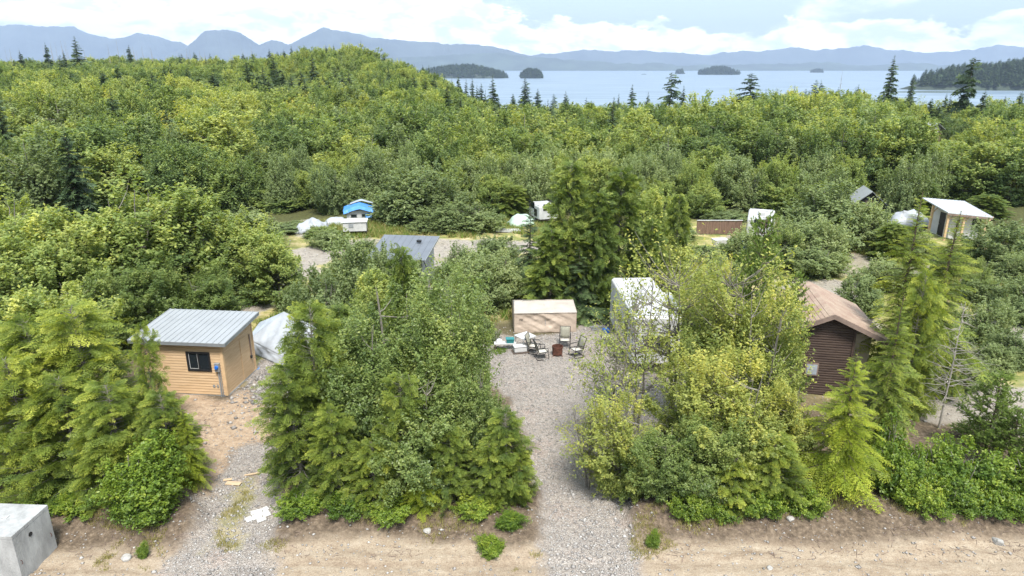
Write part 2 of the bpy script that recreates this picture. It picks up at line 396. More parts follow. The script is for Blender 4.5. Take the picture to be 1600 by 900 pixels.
def ground_material():
    m, nt, b = new_mat('ground_surface'); N = nt.nodes.new; L = nt.links.new
    tc = N('ShaderNodeTexCoord'); P = tc.outputs['Object']
    def noise(s, d=6, r=0.6):
        n = N('ShaderNodeTexNoise'); n.inputs['Scale'].default_value = s; n.inputs['Detail'].default_value = d; n.inputs['Roughness'].default_value = r
        L(P, n.inputs['Vector']); return n.outputs['Fac']
    def track_noise():
        mp = N('ShaderNodeMapping'); mp.inputs['Scale'].default_value = (0.28, 1.9, 1); mp.inputs['Rotation'].default_value = (0, 0, R(4)); L(P, mp.inputs[0])
        n = N('ShaderNodeTexNoise'); n.inputs['Scale'].default_value = 1.5; n.inputs['Detail'].default_value = 10; n.inputs['Roughness'].default_value = 0.72; n.inputs['Distortion'].default_value = 0.4
        L(mp.outputs[0], n.inputs['Vector'])
        m2 = N('ShaderNodeMath'); m2.operation = 'MULTIPLY_ADD'; L(noise(3.1, 9, 0.75), m2.inputs[0]); m2.inputs[1].default_value = 0.5
        h2 = N('ShaderNodeMath'); h2.operation = 'MULTIPLY'; L(n.outputs['Fac'], h2.inputs[0]); h2.inputs[1].default_value = 0.5; L(h2.outputs[0], m2.inputs[2])
        return m2.outputs[0]
    def ramp(f, *st):
        c = N('ShaderNodeValToRGB'); L(f, c.inputs[0]); e = c.color_ramp.elements
        e[0].position, e[0].color = st[0][0], (*st[0][1], 1); e[1].position, e[1].color = st[-1][0], (*st[-1][1], 1)
        for p, k in st[1:-1]: q = c.color_ramp.elements.new(p); q.color = (*k, 1)
        return c.outputs[0]
    def mix(f, a, c):
        x = N('ShaderNodeMix'); x.data_type = 'RGBA'; L(f, x.inputs['Factor']); L(a, x.inputs['A']); L(c, x.inputs['B']); return x.outputs['Result']
    def attr(n):
        a = N('ShaderNodeAttribute'); a.attribute_name = n; return a.outputs['Fac']
    vor = N('ShaderNodeTexVoronoi'); vor.inputs['Scale'].default_value = 30; L(P, vor.inputs['Vector'])
    vor2 = N('ShaderNodeTexVoronoi'); vor2.inputs['Scale'].default_value = 7; L(P, vor2.inputs['Vector'])
    sepc = N('ShaderNodeSeparateColor'); L(vor.outputs['Color'], sepc.inputs[0])
    sepc2 = N('ShaderNodeSeparateColor'); L(vor2.outputs['Color'], sepc2.inputs[0])
    gravel = ramp(sepc.outputs[0], (0.0, (0.26, 0.23, 0.205)), (0.45, (0.375, 0.338, 0.305)), (0.8, (0.42, 0.385, 0.35)), (1.0, (0.57, 0.535, 0.50)))
    gtint = ramp(noise(0.6, 4), (0.3, (0.78, 0.76, 0.76)), (0.52, (0.95, 0.93, 0.91)), (0.75, (1.0, 0.88, 0.84)))
    mm = N('ShaderNodeMix'); mm.data_type = 'RGBA'; mm.blend_type = 'MULTIPLY'; mm.inputs['Factor'].default_value = 1
    L(gravel, mm.inputs['A']); L(gtint, mm.inputs['B']); gravel = mm.outputs['Result']
    sandc = ramp(noise(3.5, 10, 0.75), (0.32, (0.22, 0.155, 0.105)), (0.52, (0.36, 0.27, 0.19)), (0.72, (0.47, 0.38, 0.29)))
    roadc = ramp(track_noise(), (0.34, (0.185, 0.135, 0.097)), (0.47, (0.285, 0.225, 0.165)), (0.56, (0.34, 0.28, 0.212)), (0.7, (0.43, 0.365, 0.29)))
    fn = ramp(noise(26, 6, 0.8), (0.36, (0.62, 0.58, 0.54)), (0.5, (1, 1, 1)), (0.66, (1.18, 1.16, 1.12)))
    def mul(a, b_):
        x = N('ShaderNodeMix'); x.data_type = 'RGBA'; x.blend_type = 'MULTIPLY'; x.inputs['Factor'].default_value = 1; L(a, x.inputs['A']); L(b_, x.inputs['B']); return x.outputs['Result']
    roadc = mul(roadc, fn); sandc = mul(sandc, fn)
    litter = ramp(noise(7, 8, 0.75), (0.3, (0.045, 0.034, 0.024)), (0.52, (0.13, 0.098, 0.07)), (0.72, (0.27, 0.21, 0.15)))
    floor = ramp(noise(3, 8, 0.7), (0.3, (0.035, 0.035, 0.016)), (0.6, (0.09, 0.095, 0.035)), (0.8, (0.17, 0.15, 0.06)))
    fieldc = ramp(noise(0.9, 8, 0.68), (0.32, (0.11, 0.15, 0.04)), (0.48, (0.24, 0.23, 0.08)), (0.6, (0.42, 0.35, 0.18)), (0.75, (0.48, 0.42, 0.31)))
    beach = ramp(noise(0.6, 5), (0.3, (0.40, 0.36, 0.29)), (0.7, (0.52, 0.48, 0.40)))
    c = mix(attr('litter'), floor, litter)
    c = mix(attr('field'), c, fieldc)
    c = mix(attr('road'), c, roadc)
    c = mix(attr('gravel'), c, gravel)
    pale = ramp(noise(2.5, 9, 0.7), (0.3, (0.27, 0.235, 0.195)), (0.55, (0.40, 0.36, 0.31)), (0.75, (0.47, 0.43, 0.385)))
    c = mix(attr('pale'), c, pale)
    c = mix(attr('sand'), c, sandc)
    c = mix(attr('track'), c, fieldc)
    c = mix(attr('beach'), c, beach)
    L(c, b.inputs['Base Color']); b.inputs['Roughness'].default_value = 0.95; b.inputs['Specular IOR Level'].default_value = 0.15
    h = N('ShaderNodeMath'); h.operation = 'ADD'; L(noise(9, 8, 0.7), h.inputs[0])
    hv = N('ShaderNodeMath'); hv.operation = 'MULTIPLY'; L(vor.outputs['Distance'], hv.inputs[0]); L(attr('gravel'), hv.inputs[1]); L(hv.outputs[0], h.inputs[1])
    bp = N('ShaderNodeBump'); bp.inputs['Strength'].default_value = 0.9; bp.inputs['Distance'].default_value = 0.06
    L(h.outputs[0], bp.inputs['Height']); L(bp.outputs[0], b.inputs['Normal'])
    return m
M['ground'] = ground_material()

def build_ground():
    def axis(lo, a, b, hi, st, g):
        c = list(np.arange(a, b + st, st)); s = st
        x = c[-1]
        while x < hi: s *= g; s = min(s, 12.0); x += s; c.append(x)
        s = st; x = c[0]; pre = []
        while x > lo: s *= g; s = min(s, 12.0); x -= s; pre.append(x)
        return np.array(pre[::-1] + c)
    xs = axis(-900, -24, 26, 900, 0.16, 1.045)
    ys = axis(-60, 14, 42, 760, 0.16, 1.02)
    X, Y = np.meshgrid(xs, ys)
    Z = ground_height(X, Y)
    grav, gl, gb, sand, road, field = masks(X, Y)
    nx, ny = len(xs), len(ys)
    V = np.stack([X.ravel(), Y.ravel(), Z.ravel()], 1)
    i = np.arange(nx - 1)[None] + nx * np.arange(ny - 1)[:, None]
    F = np.stack([i, i + 1, i + 1 + nx, i + nx], -1).reshape(-1, 4)
    fine = fbm(X / 0.5, Y / 0.5, 3)
    A = {}
    A['gravel'] = np.maximum.reduce([grav, gl * (1 - 0.9 * sand), gb]) * (0.82 + 0.36 * fine).clip(0, 1)
    A['pale'] = gb * 0.75
    A['sand'] = np.maximum(sand, 0)
    # worn verge of the gravel: dry soil shows between the stones
    A['road'] = np.maximum(road * (1 - 0.85 * grav * sstep(15.5, 16.6, Y)), 0)
    A['litter'] = sstep(50, 22, Y)
    A['field'] = field * sstep(24, 30, Y) * (1 - grav) * (1 - gl)
    P = poly([(330, 860), (375, 860), (400, 760), (395, 735), (370, 760), (345, 810)])
    A['track'] = sstep(-0.2, 0.25, sdist(P, X, Y) + (fbm(X / .5, Y / .5, 3) - .5) * 0.9) * 0.75
    A['track'] = np.maximum(A['track'], sstep(0.0, 0.5, fbm(X / 2.3 + 9, Y / 2.3, 4) - 0.45) * 0.5 * (Y > 40) * gb)
    A['beach'] = sstep(SEA + 3.5, SEA + 1.5, Z) * (Y > 200)
    fc = F
    gm = grav.ravel()[fc].mean(1) > 0.5; lm = (gl.ravel()[fc].mean(1) > 0.5); bm_ = gb.ravel()[fc].mean(1) > 0.5
    rm = road.ravel()[fc].mean(1) > 0.5
    cls = np.zeros(len(F), int)
    cls[bm_] = 3; cls[lm] = 2; cls[gm] = 1; cls[rm] = 4
    names = {0: 'ground', 1: 'gravel_driveway', 2: 'gravel_driveway', 3: 'gravel_road', 4: 'dirt_road'}
    for k, nm in names.items():
        f = F[cls == k]
        if not len(f): continue
        u, inv = np.unique(f, return_inverse=True)
        me = mesh_np(nm, V[u], inv.reshape(-1, 4), M['ground'], smooth=True)
        for an, arr in A.items():
            at = me.attributes.new(an, 'FLOAT', 'POINT'); at.data.foreach_set('value', arr.ravel()[u].astype(np.float32))
        tag(link(nm, me), kind='structure')
build_ground()

def build_sea():
    m, nt, b = new_mat('sea_water'); N = nt.nodes.new; L = nt.links.new
    tc = N('ShaderNodeTexCoord'); mp = N('ShaderNodeMapping'); mp.inputs['Scale'].default_value = (0.006, 0.03, 1)
    L(tc.outputs['Object'], mp.inputs[0])
    n = N('ShaderNodeTexNoise'); n.inputs['Scale'].default_value = 1.0; n.inputs['Detail'].default_value = 6; L(mp.outputs[0], n.inputs['Vector'])
    cr = N('ShaderNodeValToRGB'); e = cr.color_ramp.elements
    e[0].position, e[0].color = 0.35, (0.11, 0.16, 0.22, 1); e[1].position, e[1].color = 0.65, (0.22, 0.28, 0.34, 1)
    L(n.outputs['Fac'], cr.inputs[0]); L(cr.outputs[0], b.inputs['Base Color'])
    b.inputs['Roughness'].default_value = 0.35; b.inputs['Specular IOR Level'].default_value = 0.4
    n2 = N('ShaderNodeTexNoise'); n2.inputs['Scale'].default_value = 0.35; n2.inputs['Detail'].default_value = 4; L(tc.outputs['Object'], n2.inputs['Vector'])
    bp = N('ShaderNodeBump'); bp.inputs['Strength'].default_value = 0.5; bp.inputs['Distance'].default_value = 0.5
    L(n2.outputs['Fac'], bp.inputs['Height']); L(bp.outputs[0], b.inputs['Normal'])
    S = 13500
    o = MB().add([(-S, 300, SEA), (S, 300, SEA), (S, S, SEA), (-S, S, SEA)], [(0, 1, 2, 3)]).build('sea', m)
    tag(o, kind='structure')
build_sea()

# ------------------------------------------------------------------ distant land, mountains, islands
M['far_forest'] = mat('distant_forest_slope', (0.055, 0.075, 0.05), 0.95, 0.3, 0.004)
M['mountain'] = mat('mountain_slope', (0.07, 0.085, 0.08), 0.95, 0.3, 0.002)
def ridge(name, pts, Y, depth, seed, rough=0.06, m='mountain'):
    """a mountain range as a real relief: crest line at distance Y, falling away to both sides"""
    rs = np.random.RandomState(seed)
    px = np.array([p[0] for p in pts], float); py = np.array([p[1] for p in pts], float)
    n = 520; nd = 30
    u = np.linspace(px[0], px[-1], n); yy = np.interp(u, px, py)
    crest = np.array([tuple(atY(a, b, Y)) for a, b in zip(u, yy)])
    x = crest[:, 0]; zc = crest[:, 2]
    zc = zc + (fbm(x / (0.03 * Y) + seed, x * 0 + seed, 5) - 0.5) * rough * 0.11 * Y
    zc = zc + (fbm(x / (0.006 * Y) + seed * 3, x * 0 + seed, 3) - 0.5) * 0.0022 * Y
    t = np.linspace(-1, 1, nd)
    V = []
    for k, tt in enumerate(t):
        prof = (1 - abs(tt)) ** 1.15
        ys = Y + tt * depth + (fbm(x / (0.06 * Y), x * 0 + seed * 3, 3) - 0.5) * depth * 0.5
        sc = ys / Y
        z = SEA - 4 + (zc - SEA + 4) * prof * (1 + 0.25 * (fbm(x / (0.035 * Y) + seed, ys / (0.035 * Y), 5) - 0.5) * (1 - prof) * 3)
        V.append(np.stack([x * sc, ys, z], 1))
    V = np.concatenate(V)
    i = np.arange(n - 1)[None] + n * np.arange(nd - 1)[:, None]
    F = np.stack([i, i + 1, i + 1 + n, i + n], -1).reshape(-1, 4)
    return tag(link(name, mesh_np(name, V, F, M[m], smooth=True)), kind='structure')
# big cloud-capped mountains on the left
ridge('mountain', [(-500, 60), (-120, 40), (0, 36), (60, 37), (115, 38), (135, 48), (170, 58), (195, 56), (215, 48), (240, 53), (280, 64), (330, 82), (420, 100)], 10800, 1300, 1)
ridge('mountain', [(250, 92), (290, 72), (320, 47), (345, 45), (375, 47), (405, 68), (425, 62), (450, 66), (480, 52), (505, 40), (540, 46), (580, 56), (640, 62), (720, 66), (770, 70), (800, 78), (850, 90), (905, 100), (960, 103)], 9300, 1200, 2)
# low blue ranges behind the bay
ridge('mountain', [(780, 94), (850, 82), (930, 76), (960, 80), (1000, 76), (1040, 81), (1080, 84), (1130, 80), (1190, 79), (1250, 74), (1300, 76), (1350, 70), (1400, 77), (1450, 78), (1500, 76), (1560, 71), (1650, 74), (1900, 70), (2200, 80)], 11800, 900, 3, 0.07)
ridge('hill', [(-300, 99), (100, 96), (500, 92), (700, 86), (780, 80), (830, 90), (900, 93), (960, 98), (1020, 97), (1060, 101), (1200, 100), (1290, 97), (1330, 101), (1420, 99), (1500, 100), (1800, 98)], 8200, 500, 4, 0.05, 'far_forest')

# ------------------------------------------------------------------ foliage generators
def leaf_quads(P, Nrm, size, rs, aspect=1.7, bend=0.0):
    """one kite-shaped leaf per point"""
    n = len(P)
    a = rs.normal(size=(n, 3)); t = np.cross(Nrm, a); t /= np.linalg.norm(t, axis=1, keepdims=True) + 1e-9
    w = np.cross(Nrm, t)
    s = size * (0.65 + 0.7 * rs.rand(n))[:, None]
    V = np.empty((n, 4, 3))
    V[:, 0] = P - t * s * 0.5 * aspect ** .5
    V[:, 1] = P + w * s * 0.42 / aspect ** .5 * 1.2
    V[:, 2] = P + t * s * 0.6 * aspect ** .5
    V[:, 3] = P - w * s * 0.42 / aspect ** .5 * 1.2
    F = np.arange(4 * n).reshape(n, 4)
    return V.reshape(-1, 3), F

def limb_tubes(segs, nside=5):
    """segs: list of (points (k,3), r0, r1) -> V, F"""
    Vs, Fs, b = [], [], 0
    for pts, r0, r1 in segs:
        pts = np.asarray(pts, float); m = len(pts)
        t = np.gradient(pts, axis=0); t /= np.linalg.norm(t, axis=1, keepdims=True) + 1e-9
        ref = np.where(np.abs(t[:, 2:3]) < 0.9, np.array([[0, 0, 1.0]]), np.array([[1.0, 0, 0]]))
        u = np.cross(t, ref); u /= np.linalg.norm(u, axis=1, keepdims=True) + 1e-9
        w = np.cross(t, u)
        rr = np.linspace(r0, r1, m)[:, None, None]
        q = np.arange(nside) * 2 * PI / nside
        ring = pts[:, None] + (u[:, None] * np.cos(q)[None, :, None] + w[:, None] * np.sin(q)[None, :, None]) * rr
        Vs.append(ring.reshape(-1, 3))
        i = (np.arange(m - 1)[:, None] * nside + np.arange(nside)[None])
        j = (np.arange(m - 1)[:, None] * nside + (np.arange(nside)[None] + 1) % nside)
        Fs.append(np.stack([i, j, j + nside, i + nside], -1).reshape(-1, 4) + b)
        b += m * nside
    return np.concatenate(Vs), np.concatenate(Fs)

def broadleaf(seed, h=8.0, r=3.0, base=0.22, clumps=120, leaves=30000, leaf=0.10, lm='alder', stems=1, clump_r=0.55, flat=0.95, lean=0.0, sparse=0.0, twigs=0.45, topyellow=0.3):
    rs = np.random.RandomState(seed)
    # lobed envelope
    lob = [(rs.normal(size=3) + np.array([0, 0, .5]), rs.uniform(0.15, 0.50)) for _ in range(12)]
    D = rs.normal(size=(clumps * 3, 3)); D[:, 2] = np.abs(D[:, 2]) * 1.1 - 0.35 * rs.rand(len(D))
    D /= np.linalg.norm(D, axis=1, keepdims=True)
    env = np.ones(len(D)) * 0.66
    for v, a in lob:
        v = v / np.linalg.norm(v); env += a * np.exp(-((1 - D @ v) / 0.10))
    rad = (0.35 + 0.65 * rs.rand(len(D)) ** 0.45)
    C = D * (env * rad)[:, None]
    # crown widest a little under the middle
    zc = base * h; ch = (h - zc)
    C = C[:clumps]; env = env[:clumps]; rad = rad[:clumps]
    hy = np.percentile(np.hypot(C[:, 0], C[:, 1]), 90) + 1e-6
    C[:, :2] *= (r - clump_r * 0.5) / hy
    zt = C[:, 2]; lo, hi = np.percentile(zt, 3), zt.max()
    C[:, 2] = zc + (h - clump_r * 0.35 - zc) * np.clip((zt - lo) / (hi - lo), 0, 1)
    # widest a little under half height, drawn in towards the foot
    k_ = np.clip((C[:, 2] - zc) / (0.35 * ch), 0, 1); C[:, :2] *= (0.72 + 0.28 * k_)[:, None]
    C[:, 0] += lean * C[:, 2] / h
    C[:, 2] = np.clip(C[:, 2], 0.25, h * 1.04)
    # keep lower clumps close in
    # trunk and limbs
    segs = []; stemtops = []
    for s in range(stems):
        a = rs.uniform(0, 2 * PI); k = 8; off = 0.0 if stems == 1 else 0.35
        tgt = np.array([math.cos(a) * r * off * rs.uniform(.5, 1.2) + lean * .8, math.sin(a) * r * off * rs.uniform(.5, 1.2), h * rs.uniform(0.82, 0.95)])
        b0 = np.array([math.cos(a), math.sin(a), 0]) * 0.09 * (stems > 1)
        t = np.linspace(0, 1, k)[:, None]
        pts = b0 + (tgt - b0) * t + np.cumsum(rs.normal(size=(k, 3)) * 0.05, 0) * np.array([1, 1, 0.2])
        pts[0, 2] = -0.25
        segs.append((pts, 0.012 * h * (1.25 if stems == 1 else 0.9), 0.012)); stemtops.append(pts)
    for c in C[rs.rand(len(C)) < twigs]:
        st = stemtops[rs.randint(len(stemtops))]
        zt = max(0.15 * h, c[2] - rs.uniform(0.25, 0.6) * math.hypot(c[0], c[1]) - 0.3)
        i = int(np.argmin(np.abs(st[:, 2] - zt))); s0 = st[min(i, len(st) - 2)]
        t = np.linspace(0, 1, 5)[:, None]
        bow = np.array([0, 0, -0.12]) * np.sin(t * PI) * np.linalg.norm(c - s0)
        segs.append((s0 + (c - s0) * t + bow + rs.normal(size=(5, 3)) * 0.03 * np.sin(t * PI), 0.0035 * h, 0.006))
    tv, tf = limb_tubes(segs)
    # leaves
    n = leaves
    w = rs.rand(len(C)) ** 0.6 + 0.25
    if sparse: w *= (rs.rand(len(C)) > sparse)
    ci = rs.choice(len(C), n, p=w / w.sum())
    q = rs.normal(size=(n, 3)); q /= np.linalg.norm(q, axis=1, keepdims=True)
    rr = rs.rand(n) ** 0.5
    cr = clump_r * rs.uniform(0.6, 1.35, len(C))
    # each clump is made of small sprays
    ns = 9
    spray = rs.normal(size=(len(C), ns, 3)) * 0.55
    sp = spray[ci, rs.randint(ns, size=n)]
    off = (q * rr[:, None] * 0.55 + sp) * cr[ci][:, None]
    off[:, 2] *= flat
    out = C[ci] - np.array([[lean * .5, 0, zc + ch * 0.20]]); out /= np.linalg.norm(out, axis=1, keepdims=True) + 1e-6
    pl = out + np.array([[0, 0, .35]]); spj = rs.normal(size=(len(C), ns, 3)) * .35
    jj = rs.randint(ns, size=n); off = (q * rr[:, None] * 0.30 + spray[ci, jj] * .8) * cr[ci][:, None]
    s_ = rs.uniform(-1.0, 1.0, n); off += (pl + spj[ci, jj]) * (s_ * cr[ci] * 0.95)[:, None]
    off *= np.where(s_ > 0, 1 - .25 * s_, 1)[:, None]
    P = C[ci] + off
    P[:, 2] = np.maximum(P[:, 2], 0.05)
    Nrm = out * 0.6 + np.array([[0, 0, 0.5]]) + rs.normal(size=(n, 3)) * 0.6
    Nrm /= np.linalg.norm(Nrm, axis=1, keepdims=True)
    V, F = leaf_quads(P, Nrm, leaf, rs)
    ct = rs.normal(size=len(C)) * 0.13
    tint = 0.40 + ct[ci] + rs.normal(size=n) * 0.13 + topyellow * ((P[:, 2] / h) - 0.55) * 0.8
    return (mesh_np('trunk', tv, tf, M['bark'], smooth=True), mesh_np('crown', V, F, M[lm], tint=tint))

def frond(seed, L, W, step=0.075, droop=0.25, sub=0.055, subl=0.10, lift=0.10):
    """a flat spray of foliage: spine along +x, side twigs, small scale-leaf tips; returns tris V,F,t"""
    rs = np.random.RandomState(seed); V = []; T = []
    xs = np.arange(0.06 * L, L, step)
    for x in xs:
        u = x / L
        base = np.array([x, 0, lift * x * (1 - u) - droop * L * u * u])
        for s in (-1, 1):
            l = W * (min(1, u * 3.2 + 0.25)) * (1 - u) ** 0.62 * rs.uniform(0.65, 1.15) + 0.05
            ang = R(rs.uniform(42, 66))
            d = np.array([math.cos(ang), s * math.sin(ang), rs.uniform(-0.28, 0.02)])
            m = max(2, int(l / sub))
            for k in range(m):
                t = (k + 0.4) / m
                p = base + d * l * t + np.array([0, 0, -0.30 * l * t * t])
                for s2 in (-1, 1):
                    a2 = ang * s + s2 * R(rs.uniform(30, 55))
                    d2 = np.array([math.cos(a2), math.sin(a2), rs.uniform(-0.5, 0.05)])
                    ll = subl * rs.uniform(0.7, 1.3) * (1 - 0.45 * t)
                    wd = np.array([-d2[1], d2[0], rs.uniform(-0.6, 0.6)]) * ll * 0.26
                    V += [p - wd * 0.6, p + d2 * ll, p + wd]
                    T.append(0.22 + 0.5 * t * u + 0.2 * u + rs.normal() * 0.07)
    V = np.array(V); return V, np.arange(len(V)).reshape(-1, 3), np.array(T)

def conifer(seed, h=7.0, r=1.6, nb=120, lm='cedar', base=0.04, fr=None, tilt0=25, tilt1=-15, gaps=0.1, bark='bark_red', power=0.85, topthin=0.0, dead=0):
    rs = np.random.RandomState(seed)
    k = 9; t = np.linspace(0, 1, k)[:, None]
    wob = np.cumsum(rs.normal(size=(k, 3)) * 0.015 * h / 8, 0) * np.array([1, 1, 0])
    tr = t * np.array([0, 0, h]) + wob; tr[0, 2] = -0.25
    segs = [(tr, 0.014 * h, 0.012)]
    Vs, Fs, Ts, b = [], [], [], 0
    az = rs.uniform(0, 2 * PI)
    bumps = [(rs.uniform(0, 2 * PI), rs.uniform(0.1, 0.9), rs.uniform(0.15, 0.45)) for _ in range(9)]
    for i in range(nb):
        u = base + (1 - base) * ((i + rs.rand()) / nb) ** 0.92
        if rs.rand() < gaps: continue
        az += 2.399 + rs.normal() * 0.25
        ln = r * ((1 - u) ** power * 1.0 + 0.035) * (0.5 + 0.65 * rs.rand() ** 0.7) * min(1.0, 0.72 + 1.6 * (u - base))
        for ba, bu, bs in bumps:
            ln *= 1 + bs * math.exp(-((math.cos(az - ba) - 1) ** 2) / .2 - ((u - bu) / 0.1) ** 2)
        if topthin and u > 1 - topthin: ln *= 0.6
        tl = R(lerp(tilt1, tilt0, u ** 1.4) + rs.normal() * 7)
        fv, ff, ft, fL = fr[rs.randint(len(fr))]
        sc = ln / fL
        v = fv * np.array([sc, sc * rs.uniform(.85, 1.15) ** 1, sc])
        roll = rs.normal() * 0.42
        c, s = math.cos(roll), math.sin(roll)
        v = v @ np.array([[1, 0, 0], [0, c, s], [0, -s, c]])
        c, s = math.cos(tl), math.sin(tl)
        v = v @ np.array([[c, 0, s], [0, 1, 0], [-s, 0, c]])
        c, s = math.cos(az), math.sin(az)
        v = v @ np.array([[c, s, 0], [-s, c, 0], [0, 0, 1]])
        p0 = np.array([np.interp(u, t[:, 0], tr[:, 0]), np.interp(u, t[:, 0], tr[:, 1]), h * u])
        Vs.append(v + p0); Fs.append(ff + b); b += len(v)
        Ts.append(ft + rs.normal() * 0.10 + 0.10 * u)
        if ln > 0.5:
            e = np.array([math.cos(az) * math.cos(tl), math.sin(az) * math.cos(tl), math.sin(tl)]) * ln * 0.7
            e2 = p0 + e + np.array([0, 0, -0.05 * ln])
            segs.append((np.array([p0, p0 + e * 0.5, e2]), 0.0045 * h * (1 - 0.6 * u), 0.005))
    tv, tf = limb_tubes(segs, 5)
    return (mesh_np('trunk', tv, tf, M[bark], smooth=True), mesh_np('crown', np.concatenate(Vs), np.concatenate(Fs), M[lm], tint=np.concatenate(Ts)))

def mkfr(n, L, W, **k):
    out = []
    for i in range(n):
        v, f, t = frond(100 + i * 7, L, W, **k); out.append((v, f, t, L))
    return out
FR_NEAR = mkfr(5, 1.6, 0.55, step=0.085, sub=0.06, subl=0.13, droop=0.22)
FR_HEM = mkfr(5, 1.5, 0.50, step=0.08, sub=0.05, subl=0.105, droop=0.30, lift=0.2)
FR_MID = mkfr(4, 2.2, 0.8, step=0.16, sub=0.12, subl=0.28, droop=0.20)
FR_FAR = mkfr(3, 2.5, 0.9, step=0.38, sub=0.36, subl=0.85, droop=0.16)

def lacy(seed, h=7.0, r=1.9, nb=110, per=7, sl=0.55, sp=None, lm='cedar', base=0.02, power=0.55, tilt0=38, tilt1=-4, topbare=0.06, droop=0.35):
    """red cedar: limbs sweeping out and up at the tips, each hung with small lacy sprays"""
    rs = np.random.RandomState(seed)
    k = 9; t = np.linspace(0, 1, k)[:, None]
    tr = t * np.array([0, 0, h]) + np.cumsum(rs.normal(size=(k, 3)) * 0.02 * h / 8, 0) * np.array([1, 1, 0]); tr[0, 2] = -0.25
    segs = [(tr, 0.013 * h, 0.010)]
    Vs, Fs, Ts, b = [], [], [], 0
    az = rs.uniform(0, 6.28)
    bumps = [(rs.uniform(0, 2 * PI), rs.uniform(0.05, 0.95), rs.uniform(-0.35, 0.45)) for _ in range(14)]
    for i in range(nb):
        u = base + (1 - base) * ((i + rs.rand()) / nb) ** 0.95
        az += 2.399 + rs.normal() * 0.5
        f = ((1 - u) ** power) * (0.62 + 0.38 * min(1, u / 0.22))
        for ba, bu, bs in bumps: f *= 1 + bs * math.exp(-(1 - math.cos(az - ba)) / .25 - ((u - bu) / 0.09) ** 2)
        ln = r * f * (0.55 + 0.6 * rs.rand()) + 0.10
        tl = R(lerp(tilt1, tilt0, u) + rs.normal() * 9)
        p0 = np.array([np.interp(u, t[:, 0], tr[:, 0]), np.interp(u, t[:, 0], tr[:, 1]), h * u])
        d = np.array([math.cos(az) * math.cos(tl), math.sin(az) * math.cos(tl), math.sin(tl)])
        bend = rs.normal() * 0.25; side = np.array([-math.sin(az), math.cos(az), 0])
        curve = lambda q: p0 + d * ln * q + np.array([0, 0, 1]) * ln * (-0.30 * math.sin(q * PI * .9) * (1 - u) + 0.10 * q * q) + side * ln * bend * q * q
        qs = np.linspace(0, 1, 5); segs.append((np.array([curve(q) for q in qs]), 0.0045 * h * (1 - .6 * u), 0.004))
        bt = rs.normal() * 0.10
        n_ = max(2, int(per * (0.45 + 0.55 * ln / r)))
        for j in range(n_):
            q = (j + 1.0) / n_ if j < n_ - 1 else 1.0
            q = 0.22 + 0.78 * q
            v, ff, ft, fL = sp[rs.randint(len(sp))]
            sc = sl / fL * rs.uniform(0.65, 1.3) * (0.6 + .4 * min(1, ln / 0.8))
            v = v * sc
            roll = rs.normal() * 0.75; c, s = math.cos(roll), math.sin(roll); v = v @ np.array([[1, 0, 0], [0, c, s], [0, -s, c]])
            a2 = az + rs.normal() * 0.85 * (1 - .5 * q); t2 = tl * .5 + R(rs.normal() * 22 - 25 * droop)
            c, s = math.cos(t2), math.sin(t2); v = v @ np.array([[c, 0, s], [0, 1, 0], [-s, 0, c]])
            c, s = math.cos(a2), math.sin(a2); v = v @ np.array([[c, s, 0], [-s, c, 0], [0, 0, 1]])
            if u > 1 - topbare and q < .6: continue
            Vs.append(v + curve(q * .92)); Fs.append(ff + b); b += len(v)
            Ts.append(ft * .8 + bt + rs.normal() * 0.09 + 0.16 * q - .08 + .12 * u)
    tv, tf = limb_tubes(segs, 5)
    return (mesh_np('trunk', tv, tf, M['bark'], smooth=True), mesh_np('crown', np.concatenate(Vs), np.concatenate(Fs), M[lm], tint=np.concatenate(Ts)))
SP_NEAR = mkfr(6, 0.6, 0.24, step=0.055, sub=0.055, subl=0.085, droop=0.30, lift=0.3)
SP_MID = mkfr(5, 0.9, 0.36, step=0.12, sub=0.12, subl=0.19, droop=0.25, lift=0.3)

